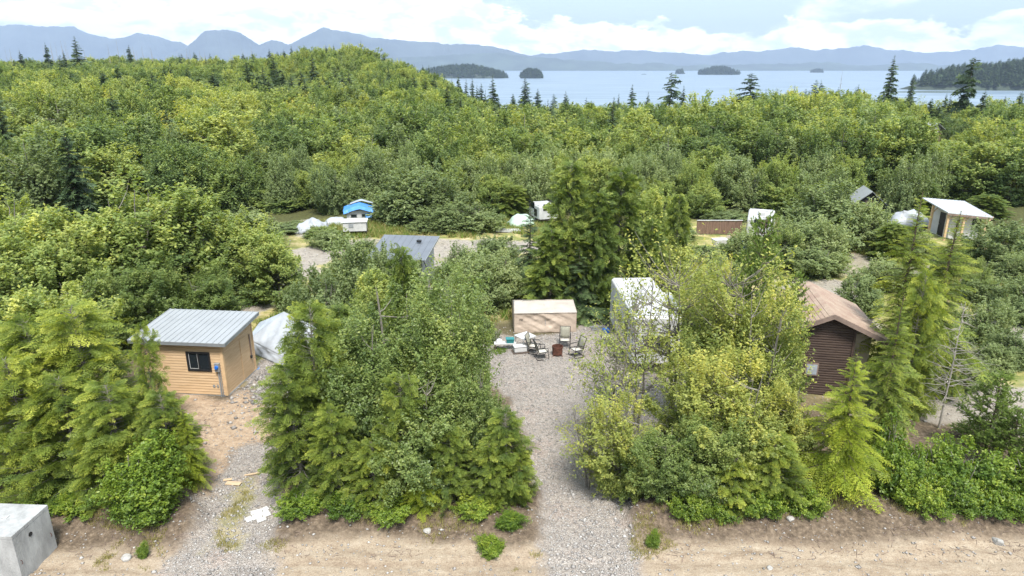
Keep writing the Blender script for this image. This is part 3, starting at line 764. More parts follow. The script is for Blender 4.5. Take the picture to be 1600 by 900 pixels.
def tuft_tree(seed, h=6.0, r=2.0, nb=46, near=True):
    """shore pine: upswept branches carrying brushes of needles"""
    rs = np.random.RandomState(seed)
    k = 8; t = np.linspace(0, 1, k)[:, None]
    tr = t * np.array([0, 0, h]) + np.cumsum(rs.normal(size=(k, 3)) * 0.04, 0) * np.array([1, 1, 0]); tr[0, 2] = -0.2
    segs = [(tr, 0.013 * h, 0.02)]; P = []; D = []
    for i in range(nb):
        u = 0.12 + 0.86 * (i + rs.rand()) / nb; az = i * 2.4 + rs.normal() * .4
        ln = r * (1 - u) ** 0.6 * rs.uniform(0.6, 1.1) + 0.15
        p0 = np.array([np.interp(u, t[:, 0], tr[:, 0]), np.interp(u, t[:, 0], tr[:, 1]), h * u])
        up = rs.uniform(0.25, 0.6)
        tt = np.linspace(0, 1, 6)[:, None]
        pts = p0 + np.array([math.cos(az), math.sin(az), 0]) * ln * tt + np.array([0, 0, 1]) * ln * up * tt ** 1.7
        segs.append((pts, 0.022, 0.008))
        for q in np.linspace(0.3, 1, max(3, int(ln / 0.16))):
            c = p0 + np.array([math.cos(az), math.sin(az), 0]) * ln * q + np.array([0, 0, 1]) * ln * up * q ** 1.7
            for m in range(3):
                dd = np.array([math.cos(az), math.sin(az), 0.8]) * 0.5 + rs.normal(size=3) * 0.55
                dd /= np.linalg.norm(dd); P.append(c + rs.normal(size=3) * 0.03); D.append(dd * rs.uniform(0.16, 0.34))
    P = np.array(P); D = np.array(D)
    m = 36
    n = len(P)
    s = rs.rand(n, m)
    a = P[:, None] + D[:, None] * s[..., None]
    nd = rs.normal(size=(n, m, 3)); nd /= np.linalg.norm(nd, axis=2, keepdims=True)
    nd = nd * 0.75 + D[:, None] / np.linalg.norm(D, axis=1)[:, None, None] * 0.75
    tip = a + nd * 0.085
    wv = np.cross(nd, rs.normal(size=(n, m, 3))); wv /= np.linalg.norm(wv, axis=2, keepdims=True)
    V = np.stack([a - wv * 0.014, tip, a + wv * 0.014], 2).reshape(-1, 3)
    F = np.arange(len(V)).reshape(-1, 3)
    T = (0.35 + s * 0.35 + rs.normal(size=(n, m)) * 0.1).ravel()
    tv, tf = limb_tubes(segs)
    return (mesh_np('trunk', tv, tf, M['bark_red'], smooth=True), mesh_np('crown', V, F, M['pine'], tint=T))

def snag(seed, h=7.0, nb=26, spread=0.16):
    rs = np.random.RandomState(seed)
    k = 8; t = np.linspace(0, 1, k)[:, None]
    tr = t * np.array([0, 0, h]) + np.cumsum(rs.normal(size=(k, 3)) * 0.02 * h / 6, 0) * np.array([1, 1, 0]); tr[0, 2] = -0.3
    body = limb_tubes([(tr, 0.013 * h, 0.012)], 6)
    segs = []
    for i in range(nb):
        u = rs.uniform(0.2, 0.97); az = rs.uniform(0, 2 * PI); ln = h * spread * (1.15 - u) * rs.uniform(0.4, 1.2)
        p0 = np.array([np.interp(u, t[:, 0], tr[:, 0]), np.interp(u, t[:, 0], tr[:, 1]), h * u])
        d = np.array([math.cos(az), math.sin(az), rs.uniform(-0.1, 0.35)])
        pts = p0 + d * ln * np.linspace(0, 1, 5)[:, None] + np.cumsum(rs.normal(size=(5, 3)) * 0.04 * ln, 0)
        segs.append((pts, 0.003 * h, 0.004))
        for _ in range(3):
            j = rs.randint(1, 4); d2 = d + rs.normal(size=3) * 0.6
            segs.append((pts[j] + d2 * ln * 0.4 * np.linspace(0, 1, 3)[:, None], 0.0015 * h, 0.003))
    lv, lf = limb_tubes(segs, 4)
    return (mesh_np('trunk', *body, M['deadwood'], smooth=True), mesh_np('bare_branches', lv, lf, M['deadwood']))

# prototypes -------------------------------------------------------
PR = {}
def proto(k, pair, h, r): PR.setdefault(k, []).append((pair, h, r))
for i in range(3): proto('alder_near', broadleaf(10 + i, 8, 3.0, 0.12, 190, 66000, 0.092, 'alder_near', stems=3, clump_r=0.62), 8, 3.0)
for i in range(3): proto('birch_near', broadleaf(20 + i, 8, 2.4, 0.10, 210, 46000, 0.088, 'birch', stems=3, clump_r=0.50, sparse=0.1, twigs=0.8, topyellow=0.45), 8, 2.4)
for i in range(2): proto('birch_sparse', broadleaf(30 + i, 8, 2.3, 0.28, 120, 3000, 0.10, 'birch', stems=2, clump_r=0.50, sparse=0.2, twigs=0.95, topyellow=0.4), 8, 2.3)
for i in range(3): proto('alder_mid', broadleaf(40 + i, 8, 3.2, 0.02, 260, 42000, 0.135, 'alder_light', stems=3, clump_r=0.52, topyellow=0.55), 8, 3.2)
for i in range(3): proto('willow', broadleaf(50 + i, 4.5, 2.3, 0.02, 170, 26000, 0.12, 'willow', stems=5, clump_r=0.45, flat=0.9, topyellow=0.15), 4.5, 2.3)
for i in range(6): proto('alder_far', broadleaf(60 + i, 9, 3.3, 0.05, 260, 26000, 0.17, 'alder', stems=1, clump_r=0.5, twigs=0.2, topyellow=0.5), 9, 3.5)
for i in range(3): proto('salal', broadleaf(80 + i, 1.5, 1.2, 0.0, 100, 15000, 0.066, 'salal', stems=4, clump_r=0.28, flat=0.8, twigs=0.5), 1.5, 1.2)
proto('hedge', broadleaf(90, 3.2, 1.15, 0.0, 170, 34000, 0.07, 'salal', stems=4, clump_r=0.33, flat=0.9, twigs=0.5, topyellow=0.25), 3.2, 1.15)
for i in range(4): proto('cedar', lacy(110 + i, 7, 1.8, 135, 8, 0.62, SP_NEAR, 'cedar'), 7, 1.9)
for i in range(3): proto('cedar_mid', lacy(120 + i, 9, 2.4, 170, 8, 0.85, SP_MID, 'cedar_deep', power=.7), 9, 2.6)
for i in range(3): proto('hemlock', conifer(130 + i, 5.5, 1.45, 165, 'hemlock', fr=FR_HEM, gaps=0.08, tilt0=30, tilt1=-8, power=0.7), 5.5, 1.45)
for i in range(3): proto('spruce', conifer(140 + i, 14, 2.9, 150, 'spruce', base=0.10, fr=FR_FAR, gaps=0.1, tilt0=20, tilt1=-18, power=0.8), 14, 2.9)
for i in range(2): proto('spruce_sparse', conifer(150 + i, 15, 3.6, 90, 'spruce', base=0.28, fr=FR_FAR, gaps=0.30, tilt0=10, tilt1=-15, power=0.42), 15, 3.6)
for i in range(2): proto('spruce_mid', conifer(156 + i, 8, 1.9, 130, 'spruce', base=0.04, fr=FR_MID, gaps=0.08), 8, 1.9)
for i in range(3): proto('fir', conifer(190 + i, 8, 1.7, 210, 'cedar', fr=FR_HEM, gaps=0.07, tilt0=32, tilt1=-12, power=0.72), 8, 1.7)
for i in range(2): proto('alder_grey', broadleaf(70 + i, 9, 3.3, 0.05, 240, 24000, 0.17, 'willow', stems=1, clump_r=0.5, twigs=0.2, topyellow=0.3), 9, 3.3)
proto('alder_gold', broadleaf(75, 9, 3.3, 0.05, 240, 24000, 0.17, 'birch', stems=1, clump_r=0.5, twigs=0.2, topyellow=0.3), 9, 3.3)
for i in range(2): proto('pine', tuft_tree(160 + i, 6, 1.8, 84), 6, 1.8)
for i in range(3): proto('snag', snag(170 + i, 8, 22, 0.10), 8, 0.8)
proto('bare', snag(180, 5.5, 70, 0.42), 5.5, 1.9)

KIND = {'fir': ('hemlock_tree', 'conifer'), 'alder_grey': ('alder_tree', 'tree'), 'alder_gold': ('alder_tree', 'tree'), 'alder_near': ('alder_tree', 'tree'), 'birch_near': ('alder_tree', 'tree'), 'birch_sparse': ('alder_tree', 'tree'), 'alder_mid': ('alder_tree', 'tree'),
        'willow': ('willow_shrub', 'shrub'), 'alder_far': ('alder_tree', 'tree'), 'salal': ('leafy_shrub', 'shrub'), 'hedge': ('leafy_shrub', 'shrub'),
        'cedar': ('cedar_tree', 'conifer'), 'cedar_mid': ('cedar_tree', 'conifer'), 'hemlock': ('hemlock_tree', 'conifer'), 'spruce': ('spruce_tree', 'conifer'),
        'spruce_sparse': ('spruce_tree', 'conifer'), 'spruce_mid': ('spruce_tree', 'conifer'), 'pine': ('pine_tree', 'conifer'), 'snag': ('dead_tree', 'dead tree'), 'bare': ('dead_tree', 'dead tree')}
TR = random.Random(5)
PLANTED = []
def plant(kind, x, y, h, r, label, group=None, var=None, z=None):
    pair, h0, r0 = PR[kind][var if var is not None else TR.randrange(len(PR[kind]))]
    nm, cat = KIND[kind]
    t = thing(nm, (x, y, (G1(x, y) if z is None else z) - 0.03), TR.uniform(0, 2 * PI), label, cat, group)
    s = r / r0
    t.scale = (s * TR.uniform(.93, 1.07), s * TR.uniform(.93, 1.07), h / h0)
    for me in pair:
        o = link(me.name.split('.')[0], me, t)
    PLANTED.append((x, y, r))
    return t
def plant_px(kind, px, py, Y, r, label, group=None, var=None):
    """the top of the plant is where the photo's sight line meets distance Y"""
    p = atY(px, py, Y)
    return plant(kind, p.x, p.y, max(0.5, p.z - G1(p.x, p.y)), r, label, group, var)
def proj(x, y, z):
    dx, dy, dz = x, y, z - CAM_H
    dep = dy * CP - dz * SP; up = dy * SP + dz * CP
    return 800 + FPX * dx / dep, 450 - FPX * up / dep

# ------------------------------------------------------------------ building materials
M['pine_siding'] = mat('pale_pine_boards', (0.56, 0.405, 0.255), 0.65, 0.16, 2.0, 0.15, 40, col2=(0.46, 0.305, 0.17), stretch=(0.6, 0.6, 7))
M['pine_trim'] = mat('pine_trim', (0.62, 0.43, 0.25), 0.7, 0.15, 3)
M['roof_steel'] = mat('galvanised_roofing', (0.34, 0.355, 0.37), 0.42, 0.05, 1.2, metal=0.25, spec=0.5)
M['silver_roof'] = mat('bright_metal_roofing', (0.50, 0.52, 0.54), 0.4, 0.05, 1.2, metal=0.2, spec=0.5)
M['dark_steel'] = mat('charcoal_roofing', (0.15, 0.165, 0.19), 0.5, 0.08, 1.0, metal=0.1)
M['white_paint'] = mat('white_paint', (0.52, 0.52, 0.52), 0.5, 0.05, 1.5)
M['off_white'] = mat('weathered_white_panel', (0.52, 0.52, 0.51), 0.55, 0.16, 1.1)
M['rv_roof'] = mat('stained_white_membrane', (0.50, 0.50, 0.52), 0.6, 0.20, 2.2, stretch=(1, .5, 1))
M['black_frame'] = mat('black_frame', (0.02, 0.02, 0.022), 0.4, 0.05)
M['grey_metal'] = mat('grey_metal', (0.33, 0.35, 0.37), 0.45, 0.1, 4, metal=0.4)
M['blue_plastic'] = mat('blue_plastic', (0.02, 0.14, 0.55), 0.4, 0.12, 3)
M['blue_tarp'] = mat('blue_tarp', (0.03, 0.16, 0.46), 0.5, 0.2, 1.6, 0.5, 6, col2=(0.10, 0.27, 0.55))
M['white_tarp'] = mat('white_tarp', (0.35, 0.37, 0.40), 0.5, 0.10, 1.4, 0.4, 5)
M['grey_tarp'] = mat('grey_tarp', (0.34, 0.38, 0.43), 0.5, 0.15, 1.4, 0.4, 5)
M['green_tarp'] = mat('pale_green_tarp', (0.44, 0.56, 0.47), 0.5, 0.15, 1.4, 0.4, 5)
M['tan_fabric'] = mat('tan_tent_fabric', (0.44, 0.355, 0.285), 0.75, 0.10, 1.6, 0.35, 7)
M['tan_roof'] = mat('faded_tan_fabric', (0.40, 0.36, 0.32), 0.75, 0.08, 1.6, 0.3, 7)
M['brown_log'] = mat('stained_log_siding', (0.080, 0.054, 0.040), 0.75, 0.3, 1.4, 0.4, 30, col2=(0.035, 0.02, 0.017), stretch=(.5, .5, 5))
M['shingle'] = mat('brown_shingles', (0.30, 0.235, 0.18), 0.9, 0.3, 2.2, 0.5, 20, col2=(0.24, 0.155, 0.12))
M['fascia'] = mat('weathered_fascia', (0.24, 0.175, 0.145), 0.8, 0.2, 3)
M['cream_wall'] = mat('bare_sheathing', (0.55, 0.47, 0.36), 0.85, 0.12, 1.4)
M['concrete'] = mat('cast_concrete', (0.38, 0.385, 0.385), 0.85, 0.20, 2.2, 0.3, 25, stretch=(1, 1, .45))
M['rust'] = mat('rusty_steel', (0.13, 0.05, 0.032), 0.9, 0.3, 9, 0.5, 40)
M['sling'] = mat('khaki_sling_fabric', (0.26, 0.25, 0.20), 0.85, 0.12, 8)
M['sling_light'] = mat('sunbleached_sling_seat', (0.52, 0.49, 0.43), 0.8, 0.1, 8)  # seat sling, paler than the backrest
M['fence_wood'] = mat('reddish_fence_boards', (0.20, 0.125, 0.09), 0.85, 0.25, 3, stretch=(3, 1, .4))
M['raw_board'] = mat('raw_plywood', (0.50, 0.37, 0.24), 0.8, 0.12, 4)
M['teal'] = mat('teal_plastic', (0.03, 0.20, 0.21), 0.4, 0.1, 3)
M['dark_wood'] = mat('dark_wood', (0.10, 0.075, 0.06), 0.85, 0.2, 4)
M['rubber'] = mat('black_rubber', (0.02, 0.02, 0.02), 0.8, 0.1)
M['foam'] = mat('foam_sheet', (0.50, 0.49, 0.47), 0.85, 0.06, 5)
def glass_mat():
    m, nt, b = new_mat('dark_window_glass')
    b.inputs['Base Color'].default_value = (0.015, 0.02, 0.025, 1); b.inputs['Roughness'].default_value = 0.06
    b.inputs['Specular IOR Level'].default_value = 0.7
    return m
M['glass'] = glass_mat()

def cloth_sheet(name, W, D, nx, ny, zf, mt, parent=None, wr=0.05, seed=1, thick=0.02):
    """draped sheet over [-W/2,W/2]x[-D/2,D/2]; zf(u,v) gives the height"""
    if wr > .13:
        zf0 = zf; zf = lambda x, y: 0.02 + zf0(x, y) * max(0, (1 - (2 * abs(x) / W) ** 5)) * max(0, (1 - (2 * abs(y) / D) ** 5))
    xs = np.linspace(-W / 2, W / 2, nx); ys = np.linspace(-D / 2, D / 2, ny)
    X, Y = np.meshgrid(xs, ys)
    Z = np.vectorize(zf)(X, Y) + (fbm(X * 1.8 + seed * 7, Y * 1.8, 4) - 0.5) * wr * 2
    Xo = X + (fbm(X * 2 + 31 * seed, Y * 2, 3) - 0.5) * wr * 2
    Yo = Y + (fbm(X * 2 + 57 * seed, Y * 2 + 9, 3) - 0.5) * wr * 2
    V = np.stack([Xo.ravel(), Yo.ravel(), Z.ravel()], 1)
    i = np.arange(nx - 1)[None] + nx * np.arange(ny - 1)[:, None]
    F = np.stack([i, i + 1, i + 1 + nx, i + nx], -1).reshape(-1, 4)
    o = link(name, mesh_np(name, V, F, mt, smooth=True), parent)
    md = o.modifiers.new('thickness', 'SOLIDIFY'); md.thickness = thick; md.offset = -1
    return o

def boards(mb, x0, x1, yf, z0, z1, bh, t=0.04, face=-1, lap=0.012):
    """stacked horizontal boards on a wall facing -y (or +x when face='x')"""
    n = int(round((z1 - z0) / bh)); bh = (z1 - z0) / n
    for i in range(n):
        za, zb = z0 + i * bh, z0 + (i + 1) * bh - 0.016
        mb.hexa([(x0, yf - t - lap, za), (x1, yf - t - lap, za), (x1, yf, za), (x0, yf, za)],
                [(x0, yf - t, zb), (x1, yf - t, zb), (x1, yf, zb), (x0, yf, zb)])

def ribbed_roof(mb, c, n, rib=0.025, t=0.04):
    """sheet through four corners c = front-left, front-right, back-right, back-left, with n standing ribs front to back"""
    c = [Vector(p) for p in c]; up = Vector((0, 0, 1))
    mb.hexa([p - up * t for p in c], c)
    for i in range(n + 1):
        s = i / n; s = min(max(s, 0.004), 0.996)
        a = c[0].lerp(c[1], s); b = c[3].lerp(c[2], s); w = (c[1] - c[0]).normalized() * 0.018
        mb.hexa([a - w + up * .002, a + w + up * .002, b + w + up * .002, b - w + up * .002], [a - w * .5 + up * rib, a + w * .5 + up * rib, b + w * .5 + up * rib, b - w * .5 + up * rib])

# ------------------------------------------------------------------ left: new pine cabin
def pine_cabin():
    F = gp(357, 618)
    t = thing('wooden_cabin', (F.x, F.y, G1(F.x, F.y) - 0.02), R(-5.5), 'small new pine-sided cabin with a grey metal roof and one black window at the left', 'cabin')
    W, D, hf, hb = 3.7, 2.75, 2.60, 2.80
    f = MB(); f.box(-W - .03, .03, -.03, D + .03, -0.3, 0.10); f.build('foundation', M['concrete'], t)
    # front wall: boards round the window opening
    wx0, wx1, wz0, wz1 = -1.62, -0.62, 1.28, 2.10
    m = MB()
    boards(m, -W, wx0, 0, 0.1, hf, 0.135); boards(m, wx1, -0.06, 0, 0.1, hf, 0.135)
    boards(m, wx0, wx1, 0, 0.1, wz0, 0.131); boards(m, wx0, wx1, 0, wz1, hf, 0.107)
    m.box(-W, wx0, 0.001, .06, 0.1, hf); m.box(wx1, -.06, .001, .06, 0.1, hf); m.box(wx0, wx1, .001, .06, .1, wz0); m.box(wx0, wx1, .001, .06, wz1, hf)
    m.build('front_wall', M['pine_siding'], t)
    # side walls
    for nm, xs, out in (('side_wall', -0.06, 1), ('side_wall', -W, -1)):
        m = MB(); n = 18
        for i in range(n + 6):
            za = 0.1 + i * 0.1293; zb = za + 0.113
            y0 = 0.0
            if za > hf - 0.02: y0 = (za + .12 - hf) / (hb - hf) * D
            if y0 > D - 0.1 or za > hb - .05: continue
            x0, x1 = (xs, xs + .06) if out > 0 else (xs - .002, xs + .06)
            lap = .012
            if out > 0: m.hexa([(x0, y0, za), (x1 + lap, y0, za), (x1 + lap, D, za), (x0, D, za)], [(x0, y0, zb), (x1, y0, zb), (x1, D, zb), (x0, D, zb)])
            else: m.hexa([(x0 - lap, y0, za), (x1, y0, za), (x1, D, za), (x0 - lap, D, za)], [(x0, y0, zb), (x1, y0, zb), (x1, D, zb), (x0, D, zb)])
        o = m.build('side_wall', M['pine_siding'], t)
    m = MB(); boards(m, -W, 0, D, 0.1, hb, 0.135); m.build('back_wall', M['pine_siding'], t)
    for q in ((-.10, .035, -.075, .06, hf + .02), (-.05, .03, D - .04, D + .05, hb), (-W - .03, -W + .09, -.075, .05, hf)):
        MB().box(q[0], q[1], q[2], q[3], .08, q[4]).build('corner_board', M['pine_trim'], t)
    wn = MB()
    for a in ((wx0 - .05, wx0 + .03, wz0 - .05, wz1 + .05), (wx1 - .03, wx1 + .05, wz0 - .05, wz1 + .05), (wx0 + .03, wx1 - .03, wz0 - .05, wz0 + .03), (wx0 + .03, wx1 - .03, wz1 - .03, wz1 + .05), ((wx0 + wx1) / 2 - .025, (wx0 + wx1) / 2 + .025, wz0 + .03, wz1 - .03)):
        wn.box(a[0], a[1], -.085, -.02, a[2], a[3])
    w = wn.build('window', M['black_frame'], t)
    MB().box(wx0 + .03, wx1 - .03, -.045, -.035, wz0 + .03, wz1 - .03).build('pane', M['glass'], w)
    for q in ((wx0 + .05, wx0 + .07, wz0 + .05, wz1 - .05), ((wx0 + wx1) / 2 - .06, (wx0 + wx1) / 2 - .04, wz0 + .05, wz1 - .05), (wx0 + .07, (wx0 + wx1) / 2 - .06, wz0 + .05, wz0 + .07)):
        MB().box(q[0], q[1], -.052, -.046, q[2], q[3]).build('sash_strip', M['off_white'], w)
    # roof, rising to the back, with overhang
    o = .32; dz = (hb - hf) / D
    z0 = hf + .12 - dz * o; z1 = hf + .12 + dz * (D + o)
    r = MB(); ribbed_roof(r, [(-W - .42, -o, z0), (.34, -o, z0), (.34, D + o, z1), (-W - .42, D + o, z1)], 16, .03, .035); rf = r.build('roof', M['roof_steel'], t)
    fb = MB()
    fb.hexa([(-W - .41, -o + .005, z0 - .16), (.33, -o + .005, z0 - .16), (.33, -o + .05, z0 - .15), (-W - .41, -o + .05, z0 - .15)], [(-W - .41, -o + .005, z0 - .036), (.33, -o + .005, z0 - .036), (.33, -o + .05, z0 - .036), (-W - .41, -o + .05, z0 - .036)])
    for x in (.29, -W - .41): fb.hexa([(x, -o + .052, z0 - .15), (x + .04, -o + .052, z0 - .15), (x + .04, D + o, z1 - .16), (x, D + o, z1 - .16)], [(x, -o + .052, z0 - .030), (x + .04, -o + .052, z0 - .030), (x + .04, D + o, z1 - .036), (x, D + o, z1 - .036)])
    fb.build('roof_edge', M['grey_metal'], rf)
    mt = MB(); mt.box(-.36, -.15, -.20, -.06, 1.28, 1.68, .015); mb_ = mt.build('meter_box', M['grey_metal'], t)
    MB().lathe([(0.001, -.06), (.075, -.06), (.085, -.02), (.085, .03)], n=20).build('meter_dial', M['blue_plastic'], mb_)
    d = mb_.children[0]; d.rotation_euler = (R(90), 0, 0); d.location = (-.255, -.205, 1.5); d.rotation_euler = (R(-90), 0, 0)
    MB().tube([(-.25, -.10, 1.28), (-.25, -.10, 0.7), (-.25, -.10, 0.0)], .035, 8).build('conduit', M['grey_metal'], t)
    MB().tube([(-.17, -.09, 1.28), (-.17, -.09, 0.0)], .02, 8).build('conduit', M['grey_metal'], t)
    MB().box(-.62, -.52, -.075, -.052, .46, .58).build('outlet_box', M['grey_metal'], t)
    MB().box(-.44, -.36, -.075, -.052, .46, .58).build('outlet_box', M['grey_metal'], t)
    # door opening frame on the side wall, half hidden
    dr = MB(); dr.box(.012, .034, D - 1.25, D - .35, .12, 2.1); dd = dr.build('door', M['pine_siding'], t)
    MB().box(.035, .075, D - .40, D - .34, .95, 2.05).build('door_edge', M['fascia'], dd)
    MB().box(.035, .10, D - .46, D - .36, .86, 1.0).build('handle', M['black_frame'], dd)
pine_cabin()

# white and grey tarpaulin stretched over a frame behind the cabin
def panel(name, P, nx, ny, mt, parent, seed, wr, thick=.012, folds=0.0):
    """tarpaulin stretched between four corners, creased"""
    a, b_, c, d = [np.array(p, float) for p in P]
    u, v = np.meshgrid(np.linspace(0, 1, nx), np.linspace(0, 1, ny))
    V = ((a * (1 - u[..., None]) + b_ * u[..., None]) * (1 - v[..., None]) + (d * (1 - u[..., None]) + c * u[..., None]) * v[..., None])
    nrm = np.cross(b_ - a, d - a); nrm /= np.linalg.norm(nrm)
    edge = np.clip(np.sin(u * PI) * np.sin(v * PI), 0, 1) ** .5
    ww = (fbm(u * 4 + seed, v * 2.2, 4) - .5) * wr * 2 + (fbm((u + v * .6) * 9 + seed, v * 1.2, 3) - .5) * wr
    if folds: ww = ww + folds * np.sin((u * 3 + v * 1.5 + fbm(u * 2 + seed, v * 2, 2) * 2) * 6) * (1 - .4 * v)
    V = V + nrm * (ww * edge)[..., None]
    i = np.arange(nx - 1)[None] + nx * np.arange(ny - 1)[:, None]
    F = np.stack([i, i + 1, i + 1 + nx, i + nx], -1).reshape(-1, 4)
    o = link(name, mesh_np(name, V.reshape(-1, 3), F, mt, smooth=True), parent)
    md = o.modifiers.new('s', 'SOLIDIFY'); md.thickness = thick
    return o
t = thing('tarp_shelter', (-12.0, 32.5, 0), 0, 'white tarpaulin shelter with a grey end panel and a drooping skirt, behind the pine cabin', 'tarp')
e1, e2, r1, r2 = (-1.60, .2, .62), (.70, -1.55, .42), (.16, .85, 1.92), (2.25, -.85, 1.75)
f1, f2 = (-.2, 2.6, .5), (3.6, .7, .5)
panel('roof_panel', [e1, e2, r2, r1], 40, 26, M['white_tarp'], t, 2, .16, folds=.02)
panel('roof_panel', [f2, f1, r1, r2], 20, 14, M['white_tarp'], t, 3, .1)
panel('end_panel', [(-1.75, .35, .55), e1, r1, (-1.25, 1.05, 1.25)], 20, 16, M['grey_tarp'], t, 4, .05)
panel('end_panel', [(-1.75, .35, .55), (-1.25, 1.05, 1.25), r1, f1], 12, 12, M['grey_tarp'], t, 6, .04)
panel('skirt', [(-1.72, .05, .02), (.62, -1.72, .02), e2, e1], 40, 8, M['white_tarp'], t, 5, .16, folds=.03)
panel('skirt', [(.66, -1.72, .02), (2.9, -1.3, .02), r2, e2], 16, 12, M['white_tarp'], t, 7, .08)
for q in ((-1.55, .3), (.6, -1.35), (3.3, .6)): MB().tube([(q[0], q[1], 0), (q[0], q[1], .4)], .02, 6).build('pole', M['grey_metal'], t)

b = thing('tarp_bundle', (*gp(392, 576)[:2], 0.02), 0.4, 'crumpled bright blue tarp bundle on the gravel beside the pine cabin', 'tarp')
cloth_sheet('sheet', .75, .5, 18, 14, lambda x, y: max(0, .20 - 1.2 * x * x - 1.6 * y * y), M['blue_tarp'], b, .09, 5)

# ------------------------------------------------------------------ brown log-sided cabin on the right
def log_cabin():
    F = gp(1320, 620)
    t = thing('log_cabin', (F.x, F.y, G1(F.x, F.y) - .02), R(-10), 'dark brown log-sided cabin with a faded reddish shingle gable roof, between the trees', 'cabin')
    # local: x to the right, y away; dark wall from -3.2 to 0; recessed pale wall to the right under the long eave
    D = 4.1; hw = 3.02; ap = 3.98; xa = -1.06; xr = 1.25; xl = -3.37
    def rz(x): return ap - (ap - 2.92) / (xr - xa) * abs(x - xa) - .10
    m = MB(); z = 0.05; bh = 0.115
    while z < ap - .25:
        x0 = max(-3.05, xa - (ap - .2 - z - bh) / ((ap - 2.92) / (xr - xa))); x1 = min(0.0, xa + (ap - .2 - z - bh) / ((ap - 2.92) / (xr - xa)))
        if x1 - x0 < .2: break
        m.hexa([(x0, -.055, z), (x1, -.055, z), (x1, .05, z), (x0, .05, z)], [(x0, -.055, z + bh * .5), (x1, -.055, z + bh * .5), (x1, .05, z + bh * .5), (x0, .05, z + bh * .5)])
        m.hexa([(x0, -.055, z + bh * .5), (x1, -.055, z + bh * .5), (x1, .05, z + bh * .5), (x0, .05, z + bh * .5)], [(x0, -.015, z + bh * .82), (x1, -.015, z + bh * .82), (x1, .05, z + bh * .82), (x0, .05, z + bh * .82)])
        m.box(x0, x1, .0, .05, z + bh * .82, z + bh)
        z += bh
    m.build('front_wall', M['brown_log'], t)
    MB().box(-3.05, -2.97, .05, D - .05, 0, 2.8).build('side_wall', M['brown_log'], t); MB().box(-3.05, 0, D - .05, D, 0, 2.8).build('back_wall', M['brown_log'], t); MB().box(-.08, 0, .05, .79, 0, 2.95).build('side_wall', M['brown_log'], t)
    MB().box(0.002, .98, .80, .86, 0, 2.72).build('porch_wall', M['cream_wall'], t)
    MB().box(.90, .98, .86, D, 0, 2.72).build('porch_wall', M['cream_wall'], t)
    MB().box(-.06, .03, -.085, -.0, 0, 3.15).build('corner_post', M['brown_log'], t)
    MB().box(-3.0, 1.0, -.02, D, -.4, 0.04).build('foundation', M['dark_wood'], t)
    wn = MB(); wn.box(-1.85, -1.30, -.09, -.02, .95, 1.55); w = wn.build('window', M['fascia'], t)
    MB().box(-1.79, -1.36, -.10, -.091, 1.01, 1.49).build('pane', M['grey_tarp'], w)
    # roof slopes in shingle courses
    r = MB(); nC = 14
    for sgn, xe in ((1, xr), (-1, xl)):
        for i in range(nC):
            a = i / nC; b_ = (i + 1) / nC + .02
            xa0, xa1 = lerp(xa, xe, a), lerp(xa, xe, min(b_, 1))
            za0, za1 = lerp(ap, ap - (ap - 2.92) * abs(xe - xa) / (xr - xa), a), lerp(ap, ap - (ap - 2.92) * abs(xe - xa) / (xr - xa), min(b_, 1))
            up0, up1 = .005, .03
            q = [(xa0, -.40, za0), (xa1, -.40, za1), (xa1, D + .3, za1), (xa0, D + .3, za0)]
            if sgn < 0: q = [q[1], q[0], q[3], q[2]]
            low = [(p[0], p[1], p[2] - .04) for p in q]
            top = [(p[0], p[1], p[2] + (up1 if abs(p[0] - xa1) < 1e-6 else up0)) for p in q]
            r.hexa(low, top)
    rf = r.build('roof', M['shingle'], t)
    f = MB()
    for xe in (xr, xl):
        ze = ap - (ap - 2.92) * abs(xe - xa) / (xr - xa)
        q = [(xa, -.45, ap), (xe, -.45, ze), (xe, -.41, ze), (xa, -.41, ap)]
        if xe < xa: q = [q[1], q[0], q[3], q[2]]
        f.hexa([(p[0], p[1], p[2] - .20) for p in q], [(p[0], p[1], p[2] + .01) for p in q])
    f.build('fascia', M['fascia'], rf)
    MB().box(xr - .02, xr + .03, -.40, D + .3, 2.74, 2.93).build('fascia', M['fascia'], rf)
    for (x, y) in ((-1.75, 1.0), (-1.95, 2.1)):
        z = rz(x) + .10
        v = MB(); v.box(x - .16, x + .16, y - .11, y + .11, z - .05, z + .13, .015); v.build('roof_vent', M['black_frame'], rf)
    MB().box(-.62, .15, 1.2, 1.5, 3.62, 3.63)
log_cabin()

